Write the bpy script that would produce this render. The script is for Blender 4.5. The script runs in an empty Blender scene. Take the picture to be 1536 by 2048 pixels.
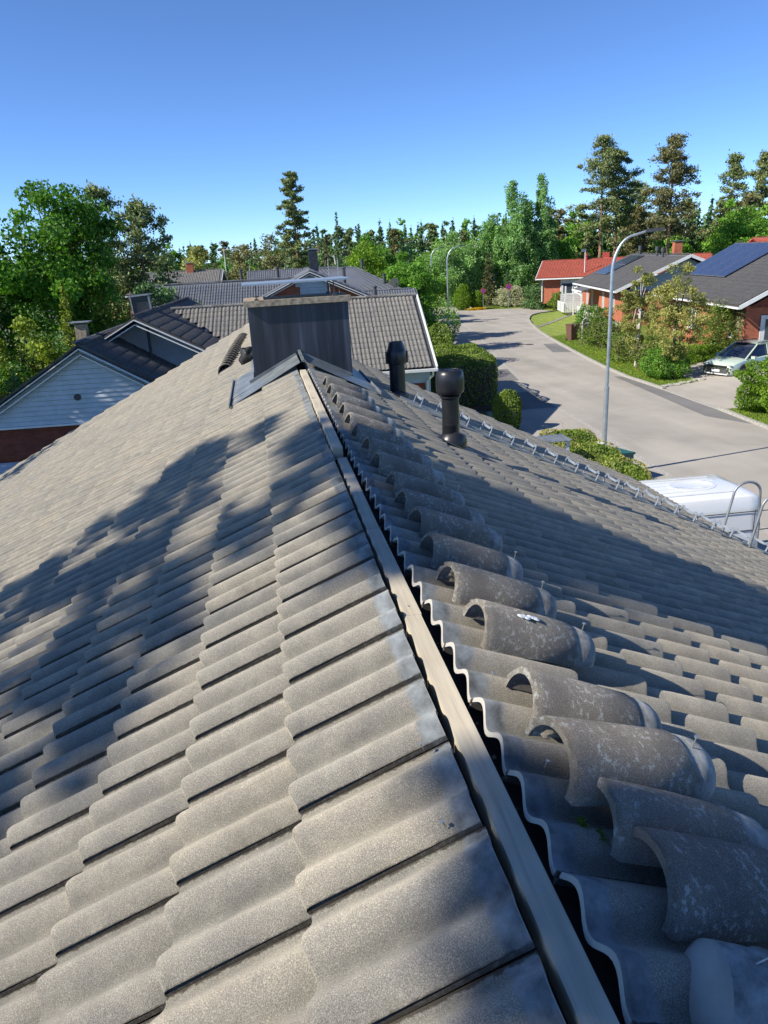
import bpy, math, random
import numpy as np
from mathutils import Matrix, Vector, Euler
random.seed(7); np.random.seed(7)
S = bpy.context.scene
COL = S.collection
R = math.radians

# ------------------------------------------------------------------ camera, sky, sun, exposure
CAM = Vector((-0.415, 0.0, 1.101))
pitch, yaw, roll = R(19.054), R(8.453), R(-3.114)
fw = Vector((math.sin(yaw)*math.cos(pitch), math.cos(yaw)*math.cos(pitch), -math.sin(pitch)))
rt = Vector((math.cos(yaw), -math.sin(yaw), 0))
up = rt.cross(fw)
r2 = rt*math.cos(roll) + up*math.sin(roll)
u2 = -rt*math.sin(roll) + up*math.cos(roll)
cam = bpy.data.cameras.new('camera')
co = bpy.data.objects.new('camera', cam); COL.objects.link(co)
co.matrix_world = Matrix(((r2.x, u2.x, -fw.x, CAM.x), (r2.y, u2.y, -fw.y, CAM.y), (r2.z, u2.z, -fw.z, CAM.z), (0, 0, 0, 1)))
cam.sensor_fit = 'VERTICAL'; cam.sensor_height = 36; cam.lens = 1490/2048*36
cam.clip_start = 0.05; cam.clip_end = 3000
S.camera = co

SUN_AZ, SUN_EL = R(-101), R(37.5)
SD = Vector((math.sin(SUN_AZ)*math.cos(SUN_EL), math.cos(SUN_AZ)*math.cos(SUN_EL), math.sin(SUN_EL)))
W = bpy.data.worlds.new('World'); S.world = W; W.use_nodes = True
wn = W.node_tree; wn.nodes.clear()
sky = wn.nodes.new('ShaderNodeTexSky'); sky.sky_type = 'NISHITA'; sky.sun_disc = False
sky.sun_elevation = SUN_EL; sky.sun_rotation = SUN_AZ
sky.altitude = 0; sky.air_density = 0.55; sky.dust_density = 0.0; sky.ozone_density = 9.0
bg = wn.nodes.new('ShaderNodeBackground'); bg.inputs[1].default_value = 0.135
wo = wn.nodes.new('ShaderNodeOutputWorld')
tn = wn.nodes.new('ShaderNodeMix'); tn.data_type = 'RGBA'; tn.blend_type = 'MULTIPLY'; tn.inputs[0].default_value = 1.0
tn.inputs[7].default_value = (1.02, 1.0, 1.0, 1)
wn.links.new(sky.outputs[0], tn.inputs[6]); wn.links.new(tn.outputs[2], bg.inputs[0]); wn.links.new(bg.outputs[0], wo.inputs[0])
sl = bpy.data.lights.new('sun', 'SUN'); sl.energy = 5.0; sl.angle = R(0.53); sl.color = (1.0, 0.93, 0.82)
so = bpy.data.objects.new('sun', sl); COL.objects.link(so)
so.rotation_euler = SD.to_track_quat('Z', 'Y').to_euler(); so.location = (-30, 0, 30)
S.view_settings.view_transform = 'Standard'; S.view_settings.look = 'None'
S.view_settings.exposure = 0.62; S.view_settings.gamma = 1.0
S.view_settings.use_curve_mapping = False
S.render.engine = 'CYCLES'
S.cycles.max_bounces = 5; S.cycles.diffuse_bounces = 3; S.cycles.transparent_max_bounces = 6
S.cycles.use_denoising = True

# ------------------------------------------------------------------ node material helpers
MATS = {}
def nm(name):
    m = bpy.data.materials.new(name); m.use_nodes = True
    nt = m.node_tree; b = nt.nodes['Principled BSDF']
    MATS[name] = m
    return m, nt, b
def N(nt, t, **kw):
    n = nt.nodes.new(t)
    for k, v in kw.items(): setattr(n, k, v)
    return n
def coords(nt, kind='Object', scale=None):
    tc = N(nt, 'ShaderNodeTexCoord'); out = tc.outputs[kind]
    if scale is not None:
        mp = N(nt, 'ShaderNodeMapping'); mp.inputs['Scale'].default_value = scale
        nt.links.new(out, mp.inputs[0]); out = mp.outputs[0]
    return out
def noise(nt, vec, scale, detail=3, rough=0.55):
    n = N(nt, 'ShaderNodeTexNoise'); n.inputs['Scale'].default_value = scale
    n.inputs['Detail'].default_value = detail; n.inputs['Roughness'].default_value = rough
    nt.links.new(vec, n.inputs['Vector']); return n.outputs['Fac']
def ramp(nt, fac, stops):
    r = N(nt, 'ShaderNodeValToRGB'); cr = r.color_ramp
    while len(cr.elements) < len(stops): cr.elements.new(0.5)
    for e, (p, c) in zip(cr.elements, stops):
        e.position = p; e.color = (c[0], c[1], c[2], 1) if not isinstance(c, (int, float)) else (c, c, c, 1)
    nt.links.new(fac, r.inputs[0]); return r.outputs[0]
def mix(nt, fac, a, b, mode='MIX'):
    m = N(nt, 'ShaderNodeMix', data_type='RGBA', blend_type=mode)
    for i, v in ((0, fac), (6, a), (7, b)):
        if isinstance(v, (int, float)): m.inputs[i].default_value = v
        elif isinstance(v, tuple): m.inputs[i].default_value = (*v, 1)
        else: nt.links.new(v, m.inputs[i])
    return m.outputs[2]
def mth(nt, op, a, b=None):
    m = N(nt, 'ShaderNodeMath', operation=op)
    for i, v in ((0, a), (1, b)):
        if v is None: continue
        if isinstance(v, (int, float)): m.inputs[i].default_value = v
        else: nt.links.new(v, m.inputs[i])
    return m.outputs[0]
def bump(nt, b, h, strength, dist=0.01):
    n = N(nt, 'ShaderNodeBump'); n.inputs['Strength'].default_value = strength; n.inputs['Distance'].default_value = dist
    nt.links.new(h, n.inputs['Height']); nt.links.new(n.outputs[0], b.inputs['Normal'])
def plain(name, col, rough=0.6, metal=0.0, var=0.12, scale=6.0, kind='Object', bmp=0.0, spec=None, coat=0.0):
    m, nt, b = nm(name)
    v = coords(nt, kind)
    f = noise(nt, v, scale, 4)
    lo = tuple(c*(1-var*1.6) for c in col); hi = tuple(min(1, c*(1+var)) for c in col)
    nt.links.new(ramp(nt, f, [(0.3, lo), (0.7, hi)]), b.inputs['Base Color'])
    b.inputs['Roughness'].default_value = rough; b.inputs['Metallic'].default_value = metal
    if spec is not None: b.inputs['Specular IOR Level'].default_value = spec
    if coat: b.inputs['Coat Weight'].default_value = coat; b.inputs['Coat Roughness'].default_value = 0.05
    if bmp: bump(nt, b, noise(nt, v, scale*8, 4), bmp, 0.005)
    return m

def concrete_tile(name, base, head=(0.215, 0.235, 0.24), grain=420, lichen=0.25, var=0.10, warm=(1.03, 1.0, 0.96), headat=0.366, pans=True):
    """granule coated concrete; attribute 'loc' holds the tile's own coordinates (x across, y up the slope)"""
    m, nt, b = nm(name)
    obj = coords(nt, 'Object')
    at = N(nt, 'ShaderNodeAttribute', attribute_name='loc'); loc = at.outputs['Vector']
    geo = N(nt, 'ShaderNodeNewGeometry'); oi = N(nt, 'ShaderNodeObjectInfo')
    rnd = mth(nt, 'FRACT', mth(nt, 'ADD', geo.outputs['Random Per Island'], oi.outputs['Random']))
    off = N(nt, 'ShaderNodeVectorMath', operation='ADD')
    cb = N(nt, 'ShaderNodeCombineXYZ'); nt.links.new(mth(nt, 'MULTIPLY', rnd, 37.0), cb.inputs[0]); nt.links.new(mth(nt, 'MULTIPLY', rnd, 11.0), cb.inputs[1])
    nt.links.new(loc, off.inputs[0]); nt.links.new(cb.outputs[0], off.inputs[1]); v = off.outputs[0]
    g = noise(nt, v, grain, 2, 0.7)
    mid = noise(nt, v, 9, 4, 0.6)
    big = noise(nt, obj, 0.9, 3, 0.5)
    dark = tuple(c*0.58 for c in base); lite = tuple(min(1, c*1.45) for c in base)
    c = ramp(nt, g, [(0.30, dark), (0.5, base), (0.62, lite), (0.72, tuple(min(1, x*2.1) for x in base))])
    c = mix(nt, 1.0, c, ramp(nt, mid, [(0.3, (0.80, 0.80, 0.82)), (0.7, (1.12, 1.10, 1.08))]), 'MULTIPLY')
    c = mix(nt, 1.0, c, ramp(nt, rnd, [(0.0, (1-var, 1-var, 1-var*0.9)), (0.5, (1, 1, 1)), (0.85, warm), (1.0, (1+var, 1+var*0.8, 1+var*0.6))]), 'MULTIPLY')
    c = mix(nt, 1.0, c, ramp(nt, big, [(0.3, (0.9, 0.92, 0.95)), (0.7, (1.05, 1.03, 1.0))]), 'MULTIPLY')
    # lichen flecks
    lm = noise(nt, v, 9, 3, 0.6); ln = noise(nt, v, 62, 3, 0.75)
    lf = mth(nt, 'MULTIPLY', ramp(nt, ln, [(0.545, 0.0), (0.60, 1.0)]), ramp(nt, lm, [(0.62-lichen*0.22, 0.0), (0.72-lichen*0.22, 1.0)]))
    c = mix(nt, mth(nt, 'MULTIPLY', lf, 0.75*min(1, lichen*1.6)), c, (0.42, 0.44, 0.42))
    # bare smooth head of the tile
    sp = N(nt, 'ShaderNodeSeparateXYZ'); nt.links.new(loc, sp.inputs[0])
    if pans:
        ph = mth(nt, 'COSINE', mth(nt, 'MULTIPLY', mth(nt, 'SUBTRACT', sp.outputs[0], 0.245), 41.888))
        pan_shade = mth(nt, 'ADD', ph, mth(nt, 'MULTIPLY', mth(nt, 'SUBTRACT', noise(nt, v, 7, 4, 0.6), 0.5), 2.2))  # recess shade put into the colour with blotchy dirt: pans darker, roll tops lighter
        c = mix(nt, ramp(nt, pan_shade, [(0.0, 0.0), (0.001, 0.0)]) if False else 1.0, c, ramp(nt, mth(nt, 'ADD', mth(nt, 'MULTIPLY', pan_shade, 0.5), 0.5), [(0.0, (0.70, 0.71, 0.70)), (0.5, (0.95, 0.95, 0.94)), (0.9, (1.06, 1.05, 1.03))]), 'MULTIPLY')
        st = noise(nt, v, 4.5, 5, 0.7)
        c = mix(nt, ramp(nt, st, [(0.57, 0.0), (0.72, 0.60)]), c, (0.13, 0.125, 0.10))
    edge = mth(nt, 'ADD', sp.outputs[1], mth(nt, 'MULTIPLY', mth(nt, 'SUBTRACT', noise(nt, v, 13, 3), 0.5), 0.06))
    hm = ramp(nt, edge, [(headat-0.008, 0.0), (headat+0.008, 1.0)])
    hc = ramp(nt, noise(nt, v, 16, 4, 0.65), [(0.3, tuple(x*0.45 for x in head)), (0.5, head), (0.70, tuple(min(1, x*1.55) for x in head))])
    c = mix(nt, mth(nt, 'MULTIPLY', hm, 0.92), c, hc)
    c = mix(nt, mth(nt, 'MULTIPLY', mth(nt, 'GREATER_THAN', sp.outputs[1], 0.4192), 0.8), c, (0.44, 0.41, 0.35))
    msk = mth(nt, 'GREATER_THAN', mth(nt, 'ADD', mth(nt, 'ABSOLUTE', sp.outputs[0]), mth(nt, 'ABSOLUTE', sp.outputs[1])), 0.00001)
    # moss and dirt caught low on the free edge
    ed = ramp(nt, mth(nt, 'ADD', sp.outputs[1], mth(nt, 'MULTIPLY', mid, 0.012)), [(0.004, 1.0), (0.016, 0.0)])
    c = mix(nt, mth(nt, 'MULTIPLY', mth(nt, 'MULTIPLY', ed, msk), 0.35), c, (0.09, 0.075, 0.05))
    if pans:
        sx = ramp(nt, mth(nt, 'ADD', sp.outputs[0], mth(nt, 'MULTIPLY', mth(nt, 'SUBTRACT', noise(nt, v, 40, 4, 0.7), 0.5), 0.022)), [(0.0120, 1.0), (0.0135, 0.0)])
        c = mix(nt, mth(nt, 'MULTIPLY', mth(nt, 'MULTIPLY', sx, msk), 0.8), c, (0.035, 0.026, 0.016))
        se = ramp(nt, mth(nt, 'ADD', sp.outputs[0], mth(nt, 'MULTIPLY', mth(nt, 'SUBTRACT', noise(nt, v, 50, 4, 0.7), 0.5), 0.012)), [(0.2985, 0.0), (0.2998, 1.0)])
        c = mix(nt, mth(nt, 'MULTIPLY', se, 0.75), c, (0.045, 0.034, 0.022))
    nt.links.new(c, b.inputs['Base Color'])
    b.inputs['Roughness'].default_value = 0.93; b.inputs['Specular IOR Level'].default_value = 0.3; b.inputs['Diffuse Roughness'].default_value = 1.0
    bump(nt, b, mth(nt, 'ADD', g, mth(nt, 'MULTIPLY', mid, 0.8)), 0.75, 0.0022)
    return m

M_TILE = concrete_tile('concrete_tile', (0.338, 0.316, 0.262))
M_CAP = concrete_tile('ridge_cap_concrete', (0.215, 0.200, 0.172), head=(0.33, 0.34, 0.33), lichen=0.9, headat=0.345, pans=False)
M_STACK = concrete_tile('stacked_cap_concrete', (0.338, 0.316, 0.262), lichen=0.0, pans=False, headat=0.345)
M_TILE_N = concrete_tile('neighbour_light_tile', (0.27, 0.26, 0.235), grain=60, lichen=0.0)
M_TILE_D = concrete_tile('neighbour_dark_tile', (0.10, 0.10, 0.105), grain=60, lichen=0.0)
M_TILE_BLUE = concrete_tile('blue_grey_tile', (0.17, 0.19, 0.225), grain=60, lichen=0.0, warm=(1, 1, 1.02))
M_TILE_RED = concrete_tile('red_tile', (0.36, 0.088, 0.060), grain=60, lichen=0.0, warm=(1.05, 1, 1))
M_TILE_BLK = concrete_tile('black_tile', (0.085, 0.087, 0.093), grain=60, lichen=0.0, warm=(1, 1, 1))
M_UNDER = plain('bitumen_underlay', (0.050, 0.046, 0.042), 0.9, var=0.3, bmp=0.3)
M_BLACKM = plain('black_sheet_metal', (0.030, 0.033, 0.042), 0.38, 0.0, var=0.3, scale=3, spec=0.5)
def streaked():
    m, nt, b = nm('streaked_black_sheet')
    f = noise(nt, coords(nt, 'Object', (9, 9, 0.35)), 1.6, 5, 0.65); g = noise(nt, coords(nt, 'Object', (2.2, 2.2, 0.5)), 1.0, 3, 0.5)
    c = ramp(nt, f, [(0.35, (0.020, 0.023, 0.032)), (0.55, (0.032, 0.037, 0.052)), (0.75, (0.085, 0.095, 0.125))])
    c = mix(nt, 1.0, c, ramp(nt, g, [(0.35, (0.6, 0.6, 0.6)), (0.65, (1.25, 1.25, 1.3))]), 'MULTIPLY')
    nt.links.new(c, b.inputs['Base Color']); nt.links.new(ramp(nt, f, [(0.3, 0.28), (0.7, 0.5)]), b.inputs['Roughness']); return m
M_STREAK = streaked()
M_FLASH = plain('grey_flashing', (0.20, 0.225, 0.235), 0.45, 0.3, var=0.2, scale=5)
M_VENT = plain('black_plastic', (0.018, 0.019, 0.021), 0.34, 0.0, var=0.25, scale=8, spec=0.5)
M_GALV = plain('galvanised_steel', (0.42, 0.47, 0.52), 0.38, 0.6, var=0.12, scale=9)
M_GALVD = plain('dull_galvanised_steel', (0.30, 0.33, 0.36), 0.5, 0.6, var=0.2, scale=6)
M_WHITE = plain('white_paint', (0.70, 0.72, 0.72), 0.5, var=0.06, scale=4)
M_SIDING = plain('pale_blue_grey_board', (0.50, 0.55, 0.60), 0.6, var=0.07, scale=3)
M_VAN = plain('white_vehicle_paint', (0.72, 0.74, 0.74), 0.22, var=0.03, scale=2, coat=0.6)
M_CAR = plain('pale_green_car_paint', (0.50, 0.60, 0.50), 0.25, 0.1, var=0.03, scale=2, coat=0.8)
M_GLASS = plain('dark_glass', (0.018, 0.024, 0.045), 0.06, var=0.2, scale=3, spec=0.8)
M_WIN = plain('window_glass', (0.05, 0.065, 0.085), 0.08, var=0.5, scale=1.2, spec=0.8)
M_RUB = plain('rubber', (0.02, 0.02, 0.02), 0.8)
M_DKPL = plain('dark_grey_plastic', (0.06, 0.065, 0.07), 0.6)
M_ALU = plain('alloy', (0.45, 0.46, 0.48), 0.3, 0.8)
M_BIN = plain('brown_plastic', (0.13, 0.065, 0.048), 0.6)
M_TEAL = plain('green_plastic', (0.02, 0.13, 0.11), 0.5)
M_KERB = plain('granite', (0.36, 0.35, 0.32), 0.85, var=0.25, scale=14, bmp=0.4)
M_STONE = plain('pale_stone', (0.42, 0.40, 0.35), 0.9, var=0.25, scale=10, bmp=0.4)
M_BARK = plain('bark', (0.085, 0.065, 0.05), 0.95, var=0.4, scale=9, bmp=0.8)
M_PINEB = plain('orange_pine_bark', (0.30, 0.175, 0.105), 0.95, var=0.35, scale=3, bmp=0.8)
M_BIRCHB = plain('birch_bark', (0.55, 0.54, 0.50), 0.9, var=0.35, scale=5)
M_SOLAR = plain('solar_cell', (0.045, 0.055, 0.095), 0.16, 0.2, var=0.2, scale=3, spec=0.8)
M_REDM = plain('red_sheet', (0.36, 0.05, 0.035), 0.5)
M_BLUE = plain('sign_blue', (0.03, 0.05, 0.30), 0.5, var=0.02)
M_SRED = plain('sign_red', (0.60, 0.03, 0.04), 0.5, var=0.02)
M_BAG = plain('black_nylon', (0.015, 0.015, 0.017), 0.75, var=0.4, bmp=0.5)
M_IRON = plain('cast_iron', (0.06, 0.055, 0.05), 0.7)
M_MOSS = plain('moss', (0.12, 0.14, 0.02), 1.0, var=0.5, scale=60, bmp=1)
M_CEM = plain('weathered_concrete', (0.33, 0.275, 0.205), 0.95, var=0.35, scale=18, bmp=0.9)
M_NAIL = plain('bright_nail', (0.55, 0.55, 0.52), 0.4, 0.8)
M_GRAVEL = plain('gravel_grey', (0.26, 0.24, 0.23), 0.95, var=0.35, scale=30, bmp=0.6)

def wood():
    m, nt, b = nm('fresh_pine_board')
    v = coords(nt, 'Object', (30, 1.2, 30)); f = noise(nt, v, 2.2, 5, 0.6)
    v2 = coords(nt, 'Object'); s = noise(nt, v2, 2.5, 4)
    c = ramp(nt, f, [(0.25, (0.40, 0.34, 0.25)), (0.5, (0.53, 0.47, 0.35)), (0.75, (0.58, 0.52, 0.40))])
    c = mix(nt, 1.0, c, ramp(nt, s, [(0.35, (0.85, 0.85, 0.85)), (0.6, (1, 1, 1))]), 'MULTIPLY')
    vo = N(nt, 'ShaderNodeTexVoronoi'); vo.inputs['Scale'].default_value = 3.2; nt.links.new(v2, vo.inputs['Vector'])
    c = mix(nt, ramp(nt, vo.outputs['Distance'], [(0.03, 0.75), (0.08, 0.0)]), c, (0.20, 0.11, 0.05))
    nt.links.new(c, b.inputs['Base Color']); b.inputs['Roughness'].default_value = 0.75
    bump(nt, b, f, 0.25, 0.003); return m
M_WOOD = wood()

def brick_mat(name, c1, c2, mortar):
    m, nt, b = nm(name)
    g = N(nt, 'ShaderNodeNewGeometry'); tc = coords(nt, 'Object')
    sp = N(nt, 'ShaderNodeSeparateXYZ'); nt.links.new(tc, sp.inputs[0])
    cb = N(nt, 'ShaderNodeCombineXYZ'); nt.links.new(mth(nt, 'ADD', sp.outputs[0], sp.outputs[1]), cb.inputs[0]); nt.links.new(sp.outputs[2], cb.inputs[1])
    br = N(nt, 'ShaderNodeTexBrick'); nt.links.new(cb.outputs[0], br.inputs['Vector'])
    br.inputs['Scale'].default_value = 1.0; br.inputs['Brick Width'].default_value = 0.27; br.inputs['Row Height'].default_value = 0.075
    br.inputs['Mortar Size'].default_value = 0.006; br.inputs['Color1'].default_value = (*c1, 1); br.inputs['Color2'].default_value = (*c2, 1); br.inputs['Mortar'].default_value = (*mortar, 1)
    c = mix(nt, 1.0, br.outputs['Color'], ramp(nt, noise(nt, tc, 3, 4), [(0.3, (0.8, 0.8, 0.8)), (0.7, (1.1, 1.1, 1.1))]), 'MULTIPLY')
    nt.links.new(c, b.inputs['Base Color']); b.inputs['Roughness'].default_value = 0.9
    bump(nt, b, br.outputs['Fac'], -0.6, 0.006); return m
M_BRICK = brick_mat('orange_brick', (0.46, 0.135, 0.065), (0.38, 0.105, 0.05), (0.30, 0.16, 0.11))
M_BRICKR = brick_mat('red_brick', (0.27, 0.065, 0.035), (0.20, 0.045, 0.027), (0.16, 0.07, 0.05))

def leafmat(name, dark, lite, trans=0.35):
    m, nt, b = nm(name)
    a = N(nt, 'ShaderNodeAttribute', attribute_name='tint')
    oi = N(nt, 'ShaderNodeObjectInfo')
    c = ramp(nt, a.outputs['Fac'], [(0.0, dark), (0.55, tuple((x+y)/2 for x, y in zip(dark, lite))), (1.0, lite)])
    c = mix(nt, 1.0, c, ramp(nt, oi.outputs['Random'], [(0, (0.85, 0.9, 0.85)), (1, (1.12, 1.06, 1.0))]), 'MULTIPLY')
    nt.links.new(c, b.inputs['Base Color']); b.inputs['Roughness'].default_value = 0.55; b.inputs['Specular IOR Level'].default_value = 0.3
    tr = N(nt, 'ShaderNodeBsdfTranslucent'); nt.links.new(mix(nt, 1.0, c, (1.25, 1.3, 0.6), 'MULTIPLY'), tr.inputs[0])
    ms = N(nt, 'ShaderNodeMixShader'); ms.inputs[0].default_value = trans
    nt.links.new(b.outputs[0], ms.inputs[1]); nt.links.new(tr.outputs[0], ms.inputs[2])
    nt.links.new(ms.outputs[0], nt.nodes['Material Output'].inputs[0]); return m
L_MAPLE = leafmat('maple_leaf', (0.033, 0.099, 0.020), (0.141, 0.347, 0.036))
L_GREEN = leafmat('fresh_green_leaf', (0.067, 0.163, 0.026), (0.239, 0.477, 0.057))
L_BIRCH = leafmat('birch_leaf', (0.099, 0.205, 0.085), (0.316, 0.546, 0.183))
L_PINE = leafmat('pine_needle', (0.055, 0.096, 0.044), (0.294, 0.346, 0.131), 0.15)
L_PINEW = leafmat('bronze_pine_needle', (0.060, 0.066, 0.030), (0.26, 0.245, 0.105), 0.15)
L_SPRUCE = leafmat('spruce_needle', (0.036, 0.090, 0.042), (0.148, 0.277, 0.082), 0.12)
L_WOODS = leafmat('woods_foliage', (0.035, 0.084, 0.031), (0.150, 0.246, 0.078), 0.15)
L_THUJA = leafmat('thuja_spray', (0.046, 0.105, 0.017), (0.420, 0.504, 0.063), 0.25)
L_YELLOW = leafmat('young_yellow_leaf', (0.155, 0.171, 0.046), (0.497, 0.497, 0.171))
L_HEDGE = leafmat('hedge_leaf', (0.067, 0.128, 0.021), (0.299, 0.404, 0.075))
L_LIME = leafmat('lime_hedge_leaf', (0.085, 0.17, 0.012), (0.22, 0.38, 0.03))
L_BLOOM = leafmat('white_blossom', (0.30, 0.32, 0.22), (0.62, 0.64, 0.52))
L_BROWN = leafmat('bare_brown_twig', (0.110, 0.115, 0.050), (0.290, 0.290, 0.130), 0.2)
L_GRASS = leafmat('grass_blade', (0.09, 0.17, 0.02), (0.30, 0.42, 0.07))
L_FLOW = leafmat('yellow_flower', (0.5, 0.36, 0.02), (0.7, 0.5, 0.03))

def ground_mat():
    m, nt, b = nm('grass_ground')
    v = coords(nt, 'Object'); f = noise(nt, v, 0.35, 5, 0.6); g = noise(nt, v, 9, 4, 0.7)
    c = ramp(nt, f, [(0.3, (0.10, 0.15, 0.028)), (0.5, (0.14, 0.20, 0.04)), (0.7, (0.22, 0.25, 0.065))])
    c = mix(nt, 1.0, c, ramp(nt, g, [(0.3, (0.65, 0.68, 0.6)), (0.7, (1.2, 1.18, 1.1))]), 'MULTIPLY')
    nt.links.new(c, b.inputs['Base Color']); b.inputs['Roughness'].default_value = 1.0; b.inputs['Specular IOR Level'].default_value = 0.1
    bump(nt, b, g, 0.7, 0.05); return m
M_GROUND = ground_mat()
def lawn_mat():
    m, nt, b = nm('mown_lawn')
    v = coords(nt, 'Object'); w = N(nt, 'ShaderNodeTexWave'); w.inputs['Scale'].default_value = 0.35; w.inputs['Distortion'].default_value = 3; nt.links.new(v, w.inputs['Vector'])
    g = noise(nt, v, 5, 5, 0.7)
    c = ramp(nt, g, [(0.3, (0.13, 0.19, 0.035)), (0.7, (0.27, 0.32, 0.085))])
    c = mix(nt, 1.0, c, ramp(nt, w.outputs['Fac'], [(0, (0.9, 0.92, 0.9)), (1, (1.06, 1.05, 1.0))]), 'MULTIPLY')
    nt.links.new(c, b.inputs['Base Color']); b.inputs['Roughness'].default_value = 1.0; b.inputs['Specular IOR Level'].default_value = 0.1
    bump(nt, b, g, 0.5, 0.03); return m
M_LAWN = lawn_mat()
def asphalt(name, base, crack=True):
    m, nt, b = nm(name)
    v = coords(nt, 'Object'); f = noise(nt, v, 0.35, 5, 0.55); g = noise(nt, v, 90, 2, 0.7); st = noise(nt, coords(nt, 'Object', (1, 0.12, 1)), 1.1, 3, 0.5)
    c = ramp(nt, f, [(0.3, tuple(x*0.86 for x in base)), (0.7, tuple(x*1.12 for x in base))])
    c = mix(nt, 1.0, c, ramp(nt, g, [(0.3, (0.8, 0.8, 0.8)), (0.7, (1.16, 1.15, 1.14))]), 'MULTIPLY')
    c = mix(nt, 1.0, c, ramp(nt, st, [(0.35, (0.92, 0.92, 0.93)), (0.6, (1.04, 1.03, 1.02))]), 'MULTIPLY')
    if crack:
        vo = N(nt, 'ShaderNodeTexVoronoi', feature='DISTANCE_TO_EDGE'); vo.inputs['Scale'].default_value = 0.15
        vv = N(nt, 'ShaderNodeVectorMath', operation='ADD'); nn = N(nt, 'ShaderNodeTexNoise'); nn.inputs['Scale'].default_value = 0.6; nn.inputs['Detail'].default_value = 5
        nt.links.new(v, nn.inputs[0]); nt.links.new(v, vv.inputs[0]); nt.links.new(nn.outputs['Color'], vv.inputs[1]); nt.links.new(vv.outputs[0], vo.inputs['Vector'])
        c = mix(nt, ramp(nt, vo.outputs['Distance'], [(0.0008, 0.45), (0.0024, 0.0)]), c, tuple(x*0.35 for x in base))
    nt.links.new(c, b.inputs['Base Color']); b.inputs['Roughness'].default_value = 0.95; b.inputs['Specular IOR Level'].default_value = 0.25
    bump(nt, b, g, 0.3, 0.004); return m
M_ROAD = asphalt('old_pinkish_asphalt', (0.360, 0.338, 0.298))
M_PATCH = asphalt('newer_grey_asphalt', (0.185, 0.182, 0.178), False)

# ------------------------------------------------------------------ geometry helpers
def link(o): COL.objects.link(o); return o
def tag(o, label=None, cat=None, group=None, kind=None):
    if label: o['label'] = label
    if cat: o['category'] = cat
    if group: o['group'] = group
    if kind: o['kind'] = kind
    return o
def empty(name, loc=(0, 0, 0), rz=0.0, **t):
    o = bpy.data.objects.new(name, None); o.location = loc; o.rotation_euler = (0, 0, rz); o.empty_display_size = 0.2
    link(o); return tag(o, **t)
def obj(name, me, parent=None, mat4=None, **t):
    o = bpy.data.objects.new(name, me); link(o)
    if parent is not None: o.parent = parent
    if mat4 is not None: o.matrix_local = mat4
    return tag(o, **t)

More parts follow.
